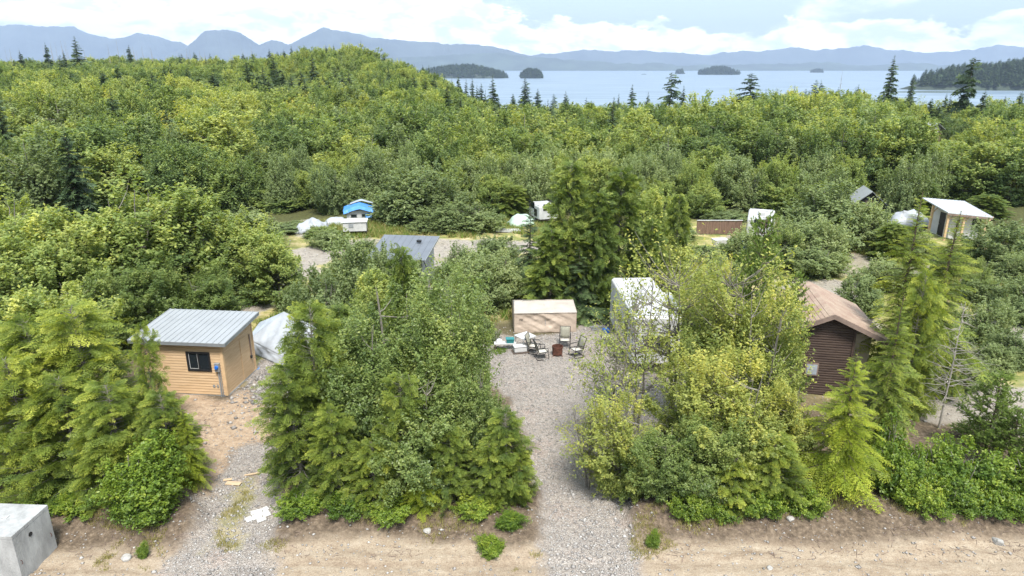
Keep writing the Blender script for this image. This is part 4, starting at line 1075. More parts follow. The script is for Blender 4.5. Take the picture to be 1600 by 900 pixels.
# ------------------------------------------------------------------ shared builder: travel trailers
def wheel(parent, x, y, r=.33):
    w = MB(); w.lathe([(r * .55, -.1), (r * .9, -.1), (r, -.06), (r, .06), (r * .9, .1), (r * .55, .1)], n=18); ty = w.build('tyre', M['rubber'])
    k = MB().lathe([(.001, -.07), (r * .5, -.07), (r * .56, -.09), (r * .56, .09)], n=14).build('wheel', M['grey_metal'], parent)
    k.rotation_euler = (0, R(90), 0); k.location = (x, y, r); ty.parent = k
def trailer(loc, rz, W, D, Ht, label, group=None, slide=False, body='off_white', roof='rv_roof', door_left=True, name='travel_trailer', stripes=True):
    t = thing(name, loc, rz, label, 'trailer', group)
    z0 = .55
    # rounded body section swept front to back
    b = MB(); n = 8
    prof = []
    for (cx, cz, a0, a1) in ((W / 2 - .12, Ht - .12, 0, 90), (-W / 2 + .12, Ht - .12, 90, 180), (-W / 2 + .06, z0 + .06, 180, 270), (W / 2 - .06, z0 + .06, 270, 360)):
        rr = .12 if cz > 1 else .06
        for k in range(4):
            q = R(lerp(a0, a1, k / 3)); prof.append((cx + math.cos(q) * rr, cz + math.sin(q) * rr))
    secs = [(0, .93), (.06, .985), (.2, 1.0), (D - .2, 1.0), (D - .06, .985), (D, .93)]
    V = []; F = []
    for y, s in secs:
        V += [(p[0] * s, y, z0 + (p[1] - z0) * (1 - (1 - s) * .8)) for p in prof]
    L_ = len(prof)
    for i in range(len(secs) - 1):
        for k in range(L_): F.append([i * L_ + k, i * L_ + (k + 1) % L_, (i + 1) * L_ + (k + 1) % L_, (i + 1) * L_ + k])
    F.append(list(range(L_))[::-1]); F.append([(len(secs) - 1) * L_ + k for k in range(L_)])
    b.add(V, F); b.build('body', M[body], t)
    r = MB(); r.box(-W / 2 + .10, W / 2 - .10, .12, D - .12, Ht + .002, Ht + .025)
    for y in np.arange(.8, D - .4, 1.25): r.box(-W / 2 + .10, W / 2 - .10, y, y + .035, Ht + .026, Ht + .036)
    rf = r.build('roof', M[roof], t)
    if D > 3.5:
        MB().box(-.28, .28, D * .35, D * .35 + .5, Ht + .037, Ht + .30, .05).build('air_conditioner', M['off_white'], rf)
        for y in (D * .12, D * .72): MB().box(.15, .5, y, y + .35, Ht + .037, Ht + .12, .02).build('roof_hatch', M['off_white'], rf)
    s = -1 if door_left else 1
    MB().box(s * (W / 2 + .012) - .012, s * (W / 2 + .012) + .012, D * .20, D * .20 + .7, .72, Ht - .35).build('door', M['black_frame'], t)
    for (y, l) in ((D * .45, .9), (D * .75, .6)):
        for sg in (-1, 1):
            if slide and sg > 0: continue
            w = MB().box(sg * (W / 2 + .01) - .01, sg * (W / 2 + .01) + .01, y, y + l, 1.35, 1.95).build('window', M['black_frame'], t)
            MB().box(sg * (W / 2 + .022) - .003, sg * (W / 2 + .022) + .003, y + .05, y + l - .05, 1.40, 1.90).build('pane', M['glass'], w)
    w = MB().box(-.55, .55, -.035, 0.0, 1.35, 1.95).build('window', M['black_frame'], t)
    MB().box(-.5, .5, -.042, -.036, 1.40, 1.90).build('pane', M['glass'], w)
    if slide:
        so = MB(); so.box(W / 2 - .01, W / 2 + .55, D * .28, D * .68, .75, Ht - .22, .04); so.build('slide_out', M[body], t)
    MB().box(-W / 2 + .1, W / 2 - .1, .1, D - .1, .38, .56).build('chassis', M['dark_wood'], t)
    for sg in (-1, 1): wheel(t, sg * (W / 2 - .12), D * .45)
    if D > 3: MB().tube([(-.6, .1, .45), (0, -.9, .45), (.6, .1, .45)], .05, 6).build('drawbar', M['dark_wood'], t)
    return t
trailer((6.85, 30.0, G1(6.4, 32) - .02), R(2), 2.3, 6.2, 2.95, 'long white travel trailer with a slide-out, seen through the thin yellowing tree', slide=True, body='white_paint')

# ------------------------------------------------------------------ tan portable shelter
def tan_tent():
    L_, D, he, hr = 3.45, 2.3, 1.15, 1.52
    t = thing('fabric_shelter', (0.12, 35.15, G1(1.5, 36) - .02), R(3), 'low tan fabric shelter with a ridged roof at the back of the gravel clearing', 'tent')
    def surf(name, P, nx, ny, mt, seed, wr):
        a, b_, c, d = [np.array(p, float) for p in P]
        u, v = np.meshgrid(np.linspace(0, 1, nx), np.linspace(0, 1, ny))
        V = ((a * (1 - u[..., None]) + b_ * u[..., None]) * (1 - v[..., None]) + (d * (1 - u[..., None]) + c * u[..., None]) * v[..., None])
        nrm = np.cross(b_ - a, d - a); nrm /= np.linalg.norm(nrm)
        edge = (np.sin(u * PI) * np.sin(v * PI)) ** .5
        ww = (fbm(u * 4 + seed, v * 2.2, 4) - .5) * wr * 2 + (fbm((u + v * .6) * 9 + seed, v * 1.2, 3) - .5) * wr
        ww = ww + .05 * (np.abs(fbm((u * 1.2 + v * .5) * 5 + seed, v * 1.5, 2) - .5) * 2 - .3) * (1 - v)
        V = V + nrm * (ww * edge)[..., None]
        i = np.arange(nx - 1)[None] + nx * np.arange(ny - 1)[:, None]
        F = np.stack([i, i + 1, i + 1 + nx, i + nx], -1).reshape(-1, 4)
        o = link(name, mesh_np(name, V.reshape(-1, 3), F, mt, smooth=True), t)
        md = o.modifiers.new('s', 'SOLIDIFY'); md.thickness = .012
    surf('side_wall', [(0, 0, 0), (L_, 0, 0), (L_, .05, he), (0, .05, he)], 60, 24, M['tan_fabric'], 3, .15)
    surf('side_wall', [(L_, D, 0), (0, D, 0), (0, D - .05, he), (L_, D - .05, he)], 30, 12, M['tan_fabric'], 8, .05)
    surf('roof_panel', [(-.02, .02, he + .01), (L_ + .02, .02, he + .01), (L_ - .05, D / 2, hr), (.05, D / 2, hr)], 40, 14, M['tan_roof'], 5, .12)
    surf('roof_panel', [(L_ - .05, D / 2, hr), (.05, D / 2, hr), (-.02, D - .02, he + .01), (L_ + .02, D - .02, he + .01)], 30, 10, M['tan_roof'], 6, .04)
    for x in (0, L_):
        MB().add([(x, 0, 0), (x, .05, he), (x + (.05 if x == 0 else -.05), D / 2, hr), (x, D - .05, he), (x, D, 0)], [(0, 1, 2, 3, 4)]).build('end_wall', M['tan_fabric'], t)
    for x in (.04, L_ / 2, L_ - .04): MB().tube([(x, .04, 0), (x, .08, he - .02), (x, D / 2, hr - .05), (x, D - .08, he - .02), (x, D - .04, 0)], .018, 6).build('frame_hoop', M['grey_metal'], t)
    MB().box(.28, .50, -.012, -.004, .82, .86).build('strap', M['dark_wood'], t)
tan_tent()

# ------------------------------------------------------------------ campfire circle
def seat_sheet(name, pts, w, mt, parent):
    """sling between two rails: profile pts in (y,z)"""
    V = []; F = []
    for (y, z) in pts:
        for s in (-1, -.33, .33, 1): V.append((s * w / 2, y, z - .02 * (1 - abs(s))))
    for i in range(len(pts) - 1):
        for k in range(3): F.append([i * 4 + k, i * 4 + k + 1, i * 4 + k + 5, i * 4 + k + 4])
    o = MB().add(V, F).build(name, mt, parent, smooth=True); md = o.modifiers.new('s', 'SOLIDIFY'); md.thickness = .012
    return o
def chair(loc, face, label, sled=True):
    """front of the chair is local -y; face = world direction of the front"""
    t = thing('garden_chair', (*loc, G1(*loc)), face, label, 'chair', 'chairs round the fire pit')
    w = .54
    seat_sheet('seat', [(-.24, .42), (-.1, .40), (.1, .385), (.22, .39)], w - .06, M['sling_light'], t)
    seat_sheet('backrest', [(.23, .42), (.27, .6), (.33, .8), (.40, 1.0)], w - .06, M['sling'], t)
    for s in (-1, 1):
        x = s * w / 2
        if sled: MB().tube([(x, .30, .03), (x, -.10, .02), (x, -.24, .04), (x, -.30, .12), (x, -.27, .30), (x, -.25, .43), (x, .22, .40)], .02, 6).build('frame', M['black_frame'], t)
        else:
            MB().tube([(x, -.26, 0), (x, -.25, .43), (x, .22, .40)], .02, 6).build('leg', M['black_frame'], t)
            MB().tube([(x, .34, 0), (x, .22, .40)], .02, 6).build('leg', M['black_frame'], t)
        MB().tube([(x, .22, .40), (x, .27, .6), (x, .33, .8), (x, .41, 1.01)], .018, 6).build('back_rail', M['black_frame'], t)
        MB().tube([(x, -.25, .43), (x * 1.06, -.24, .62), (x * 1.06, .28, .64)], .018, 6).build('armrest', M['black_frame'], t)
    for (y_, z_) in ((.40, 1.0), (-.25, .42), (.30, .03) if sled else (-.255, .18)): MB().tube([(-w / 2, y_, z_), (w / 2, y_, z_)], .016, 6).build('cross_bar', M['black_frame'], t)
chair((2.78, 33.25), R(-4), 'khaki garden chair facing the camera behind the rusty fire pit', False)
chair((1.50, 31.75), R(105), 'khaki sled-base garden chair to the left of the rusty fire pit')
chair((3.28, 32.0), R(-62), 'khaki garden chair on a sled base to the right of the rusty fire pit')
chair((1.12, 32.45), R(70), 'garden chair standing close beside the white folding table')
t = thing('fire_pit', (2.32, 32.2, G1(2.3, 32.2)), 0, 'rusty steel drum fire pit on short feet in the middle of the chairs', 'fire pit')
MB().lathe([(.22, .06), (.26, .08), (.265, .30), (.27, .50), (.255, .50), (.25, .12), (.001, .10)], n=28).build('drum', M['rust'], t, smooth=False)
MB().lathe([(.27, .44), (.285, .45), (.285, .51), (.255, .51), (.255, .50)], n=28).build('rim', M['rust'], t)
for k in range(4):
    q = R(45 + 90 * k); MB().tube([(.22 * math.cos(q), .22 * math.sin(q), .2), (.36 * math.cos(q), .36 * math.sin(q), 0)], .02, 6).build('leg', M['rust'], t)
def place_table():
    t = thing('folding_table', (.68, 33.0, G1(.68, 33)), R(38), 'square white slatted folding table beside the tan shelter', 'table')
    m = MB()
    for i in range(7): m.box(-.42 + i * .121, -.42 + i * .121 + .108, -.40, .40, .70, .73)
    m.box(-.42, .42, -.40, -.36, .665, .698); m.box(-.42, .42, .36, .40, .665, .698)
    m.build('table_top', M['white_paint'], t)
    for sx in (-1, 1):
        for sy in (-1, 1): MB().tube([(sx * .36, sy * .34, .69), (sx * .38, sy * .36, 0)], .018, 6).build('leg', M['grey_metal'], t)
    MB().tube([(-.37, -.35, .3), (-.37, .35, .3)], .012, 5).build('brace', M['grey_metal'], t)
    MB().tube([(.37, -.35, .3), (.37, .35, .3)], .012, 5).build('brace', M['grey_metal'], t)
place_table()
t = thing('cooler', (.42, 32.5, G1(.42, 32.5)), R(14), 'white cooler box on a brown board in front of the folding table', 'cooler')
MB().box(-.42, .42, -.27, .27, .0, .05, .01).build('base_board', M['dark_wood'], t)
MB().box(-.34, .34, -.19, .19, .055, .31, .04).build('box', M['white_paint'], t)
MB().box(-.36, .36, -.21, .21, .312, .38, .03).build('lid', M['white_paint'], t)
t = thing('garden_bench', (-.38, 32.95, G1(-.38, 33)), R(4), 'low white plank bench with dark legs left of the folding table', 'bench')
MB().box(-.55, .58, -.18, .18, .34, .38, .008).build('seat', M['white_paint'], t)
for x in (-.5, .5):
    for y in (-.14, .14): MB().box(x - .03, x + .03, y - .025, y + .025, 0, .338).build('leg', M['dark_wood'], t)
g = G1(-.38, 33)
t = thing('wash_basin', (-.66, 32.97, g + .381), 0, 'upturned white basin on the left end of the low bench', 'basin')
MB().lathe([(.20, 0), (.19, .02), (.17, .10), (.12, .17), (.05, .20), (.001, .205)], n=24).build('bowl', M['white_paint'], t, smooth=True)
t = thing('plastic_tub', (-.10, 32.97, g + .381), R(5), 'dark teal plastic tub on the right end of the low bench', 'tub')
MB().hexa([(-.17, -.13, 0), (.17, -.13, 0), (.17, .13, 0), (-.17, .13, 0)], [(-.21, -.16, .2), (.21, -.16, .2), (.21, .16, .2), (-.21, .16, .2)]).build('box', M['teal'], t)
MB().box(-.225, .225, -.175, .175, .201, .235, .012).build('lid', M['teal'], t)
# things beside the trailer
c = gp(934, 515); t = thing('metal_grate', (c.x, c.y, G1(c.x, c.y) + .05), R(4), 'flat dark metal grate lying on the gravel left of the white trailer', 'grate')
m = MB()
for i in range(9): m.box(-.36 + i * .085, -.36 + i * .085 + .03, -.22, .22, .0, .04)
m.box(-.38, .38, -.24, -.205, .0, .05); m.box(-.38, .38, .205, .24, .0, .05); m.build('bars', M['grey_metal'], t)
c = gp(947, 520); t = thing('plastic_container', (c.x, c.y, G1(c.x, c.y)), R(15), 'small bright blue plastic container left of the white trailer', 'container')
MB().box(-.17, .17, -.12, .12, 0, .20, .03).build('box', M['blue_plastic'], t); MB().box(-.18, .18, -.13, .13, .201, .235, .012).build('lid', M['blue_plastic'], t)
c = gp(950, 541); t = thing('generator', (c.x, c.y + .2, G1(c.x, c.y)), R(-8), 'grey generator under a pale cover on the gravel beside the white trailer', 'generator')
MB().box(-.30, .30, -.22, .22, .08, .48, .04).build('housing', M['grey_metal'], t)
MB().tube([(-.33, -.25, .03), (-.33, -.25, .5), (-.33, .25, .5), (-.33, .25, .03)], .02, 6).build('frame', M['black_frame'], t)
MB().tube([(.33, -.25, .03), (.33, -.25, .5), (.33, .25, .5), (.33, .25, .03)], .02, 6).build('frame', M['black_frame'], t)
cv = cloth_sheet('cover', .8, .62, 16, 12, lambda x, y: .52 - max(0, abs(x) - .30) * .9 - max(0, abs(y) - .24) * 1.2, M['tan_roof'], t, .03, 9)

# ------------------------------------------------------------------ concrete tank in the lower left corner
t = thing('concrete_tank', (-14.0, 16.02, G1(-14.2, 16.5) - .03), R(-3), 'big grey precast concrete tank with a round pipe hole in its side, lower left corner', 'concrete tank')
MB().box(-3.1, 0, 0, 1.45, 0, 1.50, .012).build('tank_body', M['concrete'], t)
MB().box(-3.105, .005, -.005, 1.455, 1.505, 1.62, .012).build('lid', M['concrete'], t)
h = MB().lathe([(.001, 0.004), (.052, .004), (.055, 0.012), (.068, .012), (.07, 0)], n=20).build('pipe_hole', M['rubber'], t); h.rotation_euler = (0, R(90), 0); h.location = (.004, .62, 1.22)
for y in (.10, 1.3): MB().tube([(.0, y, .60), (.035, y, .62), (.035, y, .72), (0, y, .74)], .008, 5).build('lifting_loop', M['rust'], t)
MB().box(-.9, -.72, .75, .90, 1.621, 1.640, .004).build('hatch_plate', M['concrete'], t)

# boards and foam dropped on the left drive
def flat(name, px, py, sx, sy, rz, mt, label, cat, th=.02):
    c = gp(px, py); t = tag(MB().box(-sx / 2, sx / 2, -sy / 2, sy / 2, 0, th, .003).build(name, mt), label, cat)
    t.location = (c.x, c.y, G1(c.x, c.y) + .03); t.rotation_euler = (R(1.5), R(-2), rz); return t
flat('wooden_board', 365, 757, .55, .20, R(-8), M['raw_board'], 'pale plywood offcut lying flat on the left gravel drive', 'board')
flat('wooden_board', 356, 751, .30, .12, R(12), M['raw_board'], 'smaller plywood offcut just behind the flat one on the left drive', 'board')
flat('wooden_plank', 394, 742, .52, .07, R(16), M['raw_board'], 'thin pale stick of lumber across the left gravel drive', 'plank', .035)
def foam_sheet():
    c = gp(402, 809); t = thing('foam_sheet', (c.x, c.y, G1(c.x, c.y) + .03), R(28), 'broken sheet of white foam lying on the left gravel drive', 'foam')
    for (x, y, a, b_, q) in ((0, 0, .30, .26, 0), (.28, .02, .24, .30, .15), (.02, .27, .36, .2, -.1), (-.26, -.02, .2, .24, .2), (.3, .3, .2, .2, .3), (.1,-.24,.28,.16,.1)):
        o = MB().box(-a / 2, a / 2, -b_ / 2, b_ / 2, 0, .03, .004).build('fragment', M['foam'], t); o.location = (x, y, 0); o.rotation_euler = (R(2), R(-3), q)
foam_sheet()

# ------------------------------------------------------------------ mid-ground sheds and campers
def grey_shed():
    t = thing('garden_shed', (-5.75, 42.0, G1(-7, 43)), R(-7), 'white-walled shed with a flat charcoal metal roof among the alders, centre left', 'shed')
    W, D, hf, hb = 3.2, 3.3, 2.35, 2.85
    m = MB(); m.hexa([(-W, 0, 0), (0, 0, 0), (0, D, 0), (-W, D, 0)], [(-W, 0, hf), (0, 0, hf), (0, D, hb), (-W, D, hb)]); m.build('walls', M['white_paint'], t)
    r = MB(); ribbed_roof(r, [(-W - .35, -.4, hf + .03), (.3, -.4, hf + .03), (.3, D + .35, hb + .12), (-W - .35, D + .35, hb + .12)], 9, .02, .05); rf = r.build('roof', M['dark_steel'], t)
    MB().box(-.9, -.6, 2.2, 2.45, 2.86, 3.0, .02).build('roof_vent', M['black_frame'], rf)
    MB().hexa([(.29, -.42, hf - .1), (.34, -.42, hf - .1), (.34, D + .37, hb), (.29, D + .37, hb)], [(.29, -.42, hf + .035), (.34, -.42, hf + .035), (.34, D + .37, hb + .125), (.29, D + .37, hb + .125)]).build('roof_edge', M['grey_metal'], rf)
    w = MB().box(-2.4, -1.5, -.05, 0, 1.1, 1.9).build('window', M['black_frame'], t); MB().box(-2.34, -1.56, -.056, -.051, 1.16, 1.84).build('pane', M['glass'], w)
    d = MB().box(-1.0, -.2, -.045, 0, .1, 2.0).build('door', M['grey_metal'], t); MB().box(-.32, -.26, -.09, -.046, 1.0, 1.1).build('handle', M['black_frame'], d)
    MB().tube([(.05, .1, 2.3), (.9, .1, .05)], .025, 5).build('brace', M['black_frame'], t)
    MB().tube([(.03, -.3, 2.3), (.03, -.3, 0)], .04, 6).build('post', M['black_frame'], t)
grey_shed()

def tarped_camper():
    c = gp(564, 349); t = thing('camper_shack', (c.x, c.y, G1(c.x, c.y)), R(12), 'white camper shack under a bright blue tarp roof near the trees, left of centre', 'camper')
    t.scale = (1.0, .9, .72)
    MB().box(-1.25, 1.1, 0, 3.4, .3, 1.75, .05).build('body', M['off_white'], t)
    for x in (-.9, .1):
        w = MB().box(x, x + .6, -.03, .0, .85, 1.3).build('window', M['grey_metal'], t); MB().box(x + .05, x + .55, -.036, -.031, .9, 1.25).build('pane', M['glass'], w)
    o = cloth_sheet('tarp_roof', 2.9, 3.0, 26, 24, lambda x, y: 2.35 - .45 * abs(x) - .5 * max(0, -y - .9), M['blue_tarp'], t, .07, 4); o.location = (-.1, 1.15, 0)
    o = cloth_sheet('tarp_flap', .6, .5, 10, 10, lambda x, y: 1.0 + 1.5 * y, M['blue_tarp'], t, .06, 6); o.location = (.75, -.1, .2)
    o = cloth_sheet('grey_tarp', 2.2, 1.4, 16, 12, lambda x, y: 2.55 - .42 * abs(x) - .5 * max(0, y - .2), M['grey_tarp'], t, .06, 8); o.location = (.15, 2.8, .02)
    for x in (-1.0, .85): wheel(t, x, 2.0, .32)
    MB().tube([(1.25, -.2, 0), (1.3, -.2, 2.0)], .03, 6).build('post', M['dark_wood'], t)
tarped_camper()
c = gp(489, 362); t = thing('tarp_heap', (c.x, c.y, G1(c.x, c.y)), R(-12), 'crumpled white tarp over a pile at the left end of the back track', 'tarp')
cloth_sheet('sheet', 2.6, 2.4, 30, 26, lambda x, y: max(0.03, 1.25 - .12 * x ** 4 - .30 * y * y - .3 * abs(math.sin(x * 2 + y))), M['white_tarp'], t, .26, 21)
c = gp(526, 350); t = thing('tarp_heap', (c.x, c.y, G1(c.x, c.y)), R(8), 'low white tarp lump between the crumpled heap and the blue-tarped camper', 'tarp')
cloth_sheet('sheet', 2.3, 1.4, 24, 18, lambda x, y: max(0.03, .7 - .2 * x * x - .6 * y * y), M['white_tarp'], t, .2, 23)
c = gp(556, 367); t = thing('utility_trailer', (c.x, c.y, G1(c.x, c.y)), R(8), 'small white flat-topped utility trailer in front of the blue-tarped camper', 'trailer')
MB().box(-1.0, 1.0, -.6, .8, .45, 1.25, .03).build('body', M['off_white'], t); MB().box(-1.08, 1.08, -.68, .88, 1.252, 1.30, .015).build('lid', M['white_paint'], t)
MB().box(-.5, -.1, -.63, -.60, .8, 1.1).build('hatch', M['grey_metal'], t)
for x_ in (-.88, .88): wheel(t, x_, .1, .3)
c = gp(815, 352); t = thing('tarp_heap', (c.x, c.y, G1(c.x, c.y)), R(10), 'pale green tarp heap beyond the dark conifer, centre of the middle ground', 'tarp')
cloth_sheet('sheet', 2.6, 2.2, 22, 18, lambda x, y: max(0.02, 1.05 - .32 * x * x - .5 * y * y), M['green_tarp'], t, .16, 12)
c = gp(857, 352); trailer((c.x, c.y, G1(c.x, c.y)), R(20), 1.9, 2.6, 1.75, 'small white camper half hidden behind the tall cedars, centre', name='camper_trailer')
c = gp(795, 362); t = thing('lumber_stack', (c.x, c.y, G1(c.x, c.y)), R(-5), 'low stack of pale weathered boards beside the back track', 'lumber')
m = MB()
for i in range(5):
    for j in range(3): m.box(-1.1 + .03 * j, 1.1 - .05 * i, -.4 + i * .16, -.4 + i * .16 + .14, .05 + j * .07, .05 + j * .07 + .055)
m.build('boards', M['off_white'], t); MB().box(-.8, -.7, -.45, .45, 0, .049).build('bearer', M['dark_wood'], t); MB().box(.7, .8, -.45, .45, 0, .049).build('bearer', M['dark_wood'], t)

def board_fence():
    a = atY(1088, 366, 58.5); b = atY(1158, 366, 58.5)
    t = thing('board_fence', (a.x, 58.5, G1(a.x, 58.5)), 0, 'short fence of reddish brown upright boards in the middle distance', 'fence')
    w = b.x - a.x; m = MB(); n = 26
    for i in range(n): m.box(w * i / n, w * (i + .93) / n, 0, .025, .1, 1.25 + .03 * math.sin(i * 7.1))
    m.build('boards', M['fence_wood'], t)
    for x in (0, w / 3, 2 * w / 3, w - .08): MB().box(x, x + .09, .03, .12, 0, 1.28).build('post', M['fence_wood'], t)
    MB().box(-.03, w + .03, -.05, .14, 1.285, 1.32).build('cap_rail', M['off_white'], t)
    MB().box(w * .72, w + .7, -.6, -.52, 0, .22).build('kickboard', M['raw_board'], t)
board_fence()
c = gp(1196, 386); trailer((c.x, c.y + 1.6, G1(c.x, c.y)), R(-20), 2.2, 4.6, 1.95, 'white travel trailer behind the shore pine to the right of the brown fence', body='off_white')
c = gp(1228, 384); t = thing('tarp_heap', (c.x, c.y + .6, G1(c.x, c.y)), R(-30), 'long white tarp draped over a low heap right of the mid-distance trailer', 'tarp')
cloth_sheet('sheet', 2.6, 4.2, 22, 30, lambda x, y: max(0.02, 1.25 - .55 * x * x - .12 * y * y), M['white_tarp'], t, .16, 14)
c = gp(1124, 388); t = thing('utility_sink', (c.x, c.y, G1(c.x, c.y)), R(10), 'white laundry tub on a stand below the brown fence', 'sink')
MB().hexa([(-.5, -.32, .35), (.5, -.32, .35), (.5, .32, .35), (-.5, .32, .35)], [(-.6, -.4, .8), (.6, -.4, .8), (.6, .4, .8), (-.6, .4, .8)]).build('basin', M['white_paint'], t)
for x in (-.42, .42):
    for y in (-.25, .25): MB().tube([(x, y, 0), (x, y, .37)], .03, 6).build('leg', M['grey_metal'], t)
c = gp(1163, 393); t = thing('water_barrel', (c.x, c.y, G1(c.x, c.y)), 0, 'bright blue barrel lying below the right end of the brown fence', 'barrel')
MB().lathe([(.001, 0), (.24, 0), (.27, .05), (.28, .3), (.285, .33), (.28, .36), (.28, .55), (.285, .58), (.28, .61), (.27, .85), (.24, .9), (.001, .9)], n=22).build('drum', M['blue_plastic'], t, smooth=False)
MB().lathe([(.001, .9), (.05, .9), (.05, .925), (.001, .925)], c=(.12, 0, 0), n=12).build('cap', M['black_frame'], t)

def timber_house():
    t = thing('timber_house', (36.45, 56.2, G1(38, 58)), R(-1), 'white-walled house with timber posts and a wide silver metal roof at the right', 'house')
    W, D = 3.3, 3.6
    m = MB(); m.hexa([(.8, .7, 0), (W, .7, 0), (W, D, 0), (.8, D, 0)], [(.8, .7, 2.3), (W, .7, 2.2), (W, D, 2.58), (.8, D, 2.75)]); m.build('walls', M['white_paint'], t)
    r = MB(); ribbed_roof(r, [(-.1, -.1, 2.52), (W + .35, -.2, 2.15), (W + .3, D + .3, 2.75), (-.2, D + .3, 3.05)], 12, .03, .06); rf = r.build('roof', M['silver_roof'], t)
    MB().hexa([(-.1, -.12, 2.30), (W + .35, -.22, 1.93), (W + .35, -.16, 1.93), (-.1, -.06, 2.30)], [(-.1, -.12, 2.455), (W + .35, -.22, 2.085), (W + .35, -.16, 2.085), (-.1, -.06, 2.455)]).build('fascia', M['fascia'], rf)
    for (x, y, z) in ((.15, .15, 2.42), (.1, 2.4, 2.65), (1.5, .15, 2.3), (3.4, .2, 2.15)):
        p = MB().box(x - .08, x + .08, y - .08, y + .08, 0, z).build('post', M['pine_siding'], t)
        MB().tube([(x, y, z - .7), (x + .55, y, z - .06)], .05, 4).build('brace', M['pine_siding'], p)
    for (x, z0, z1, w_) in ((1.3, 1.0, 1.7, .22), (2.6, .9, 1.8, .7)):
        w = MB().box(x, x + w_, .66, .70, z0, z1).build('window', M['black_frame'], t); MB().box(x + .03, x + w_ - .03, .653, .659, z0 + .03, z1 - .03).build('pane', M['glass'], w)
    w = MB().box(.76, .80, 1.5, 2.3, .1, 2.1).build('door', M['black_frame'], t); MB().box(.70, .759, 2.15, 2.2, 1.0, 1.1).build('handle', M['grey_metal'], w)
timber_house()
t = thing('wood_shed', (35.2, 66.5, G1(35, 67)), R(-14), 'dark shed with a pale steep roof slope half buried in willows, upper right', 'shed')
MB().add([(-1.7, 0, 0), (1.7, 0, 0), (1.7, 0, .9), (0, 0, 2.3), (-1.7, 0, .9), (-1.7, 3, 0), (1.7, 3, 0), (1.7, 3, .9), (0, 3, 2.3), (-1.7, 3, .9)], [(0, 1, 2, 3, 4), (5, 9, 8, 7, 6), (0, 5, 6, 1), (1, 6, 7, 2), (0, 4, 9, 5)]).build('walls', M['rubber'], t)
MB().hexa([(-2.05, -.4, .70), (0, -.4, 2.42), (0, 3.4, 2.42), (-2.05, 3.4, .70)], [(-2.05, -.4, .78), (0, -.4, 2.50), (0, 3.4, 2.50), (-2.05, 3.4, .78)]).build('roof_panel', M['roof_steel'], t)
MB().hexa([(0, -.4, 2.42), (2.05, -.4, .70), (2.05, 3.4, .70), (0, 3.4, 2.42)], [(0, -.4, 2.49), (2.05, -.4, .77), (2.05, 3.4, .77), (0, 3.4, 2.49)]).build('roof_panel', M['dark_steel'], t)
MB().box(-.4, .4, -.03, 0, 0, 1.5).build('door', M['dark_wood'], t)
c = gp(1420, 352); t = thing('tarp_heap', (c.x, c.y, G1(c.x, c.y)), R(-20), 'long white tarp over a pile between the dark shed and the timber house', 'tarp')
cloth_sheet('sheet', 3.4, 2.2, 30, 20, lambda x, y: max(0.03, 1.35 - .10 * x * x - .5 * y * y), M['white_tarp'], t, .3, 25)
def far_house():
    x, y = (atY(1459, 212, 140).x, 140); z = height(np.array([x]), np.array([y]))[0]
    zt = atY(1459, 193, 140).z; b = zt - 3.4
    t = thing('forest_house', (x, y, b), R(25), 'small far house with a blue-grey metal roof among trees at the upper right', 'house')
    MB().box(-2.2, 2.2, 0, 4, -3, 2.2).build('walls', M['fence_wood'], t)
    MB().hexa([(-2.6, -.5, 2.1), (0, -.5, 3.5), (0, 4.5, 3.5), (-2.6, 4.5, 2.1)], [(-2.6, -.5, 2.2), (0, -.5, 3.6), (0, 4.5, 3.6), (-2.6, 4.5, 2.2)]).build('roof_panel', M['roof_steel'], t)
    MB().hexa([(0, -.5, 3.5), (2.6, -.5, 2.1), (2.6, 4.5, 2.1), (0, 4.5, 3.5)], [(0, -.5, 3.6), (2.6, -.5, 2.2), (2.6, 4.5, 2.2), (0, 4.5, 3.6)]).build('roof_panel', M['roof_steel'], t)
    MB().add([(-2.2, -.01, 2.2), (2.2, -.01, 2.2), (0, -.01, 3.45)], [(0, 1, 2)]).build('gable', M['off_white'], t)
    for xx in (-1.5, .5):
        w = MB().box(xx, xx + 1, -.05, -.005, .9, 1.8).build('window', M['white_paint'], t); MB().box(xx + .08, xx + .92, -.06, -.051, .98, 1.72).build('pane', M['glass'], w)
    return x, y
FH = far_house()
#PART3
# ------------------------------------------------------------------ trees close to the camera
P = plant_px
# left group
P('cedar', 112, 480, 22.3, 2.1, 'tall yellow-green cedar in the left foreground, highest of its clump')
P('cedar', 45, 500, 23.0, 2.3, 'cedar at the left edge, behind the concrete tank')
P('cedar', 222, 512, 21.6, .75, 'slender thin-topped cedar standing before the left half of the pine cabin')
P('cedar', 250, 615, 20.5, 1.3, 'bushy cedar at the foot of the slender one, by the left drive')
P('cedar', 165, 600, 20.2, 1.6, 'broad light cedar just behind the dense dark shrub at left')
P('cedar', 92, 590, 20.6, 2.1, 'wide cedar with drooping fronds behind the concrete tank')
P('cedar', 8, 560, 20.6, 2.1, 'cedar cut by the left edge of the view')
P('cedar', 150, 690, 19.3, 1.1, 'low young cedar between the tank and the dense shrub')
P('hedge', 213, 695, 18.6, 1.15, 'dense dark green shrub with a rust tint, front of the left clump', var=0)
P('hemlock', 285, 640, 20.3, .8, 'small cedar-like conifer leaning over the left drive', var=1)
for i, (x, y, Y, r) in enumerate([(60, 770, 19.0, .9), (120, 775, 18.9, .8)]): P('salal', x, y, Y, r, ['low leafy shrub right behind the concrete tank', 'low leafy shrub between the tank and the cedar clump'][i])
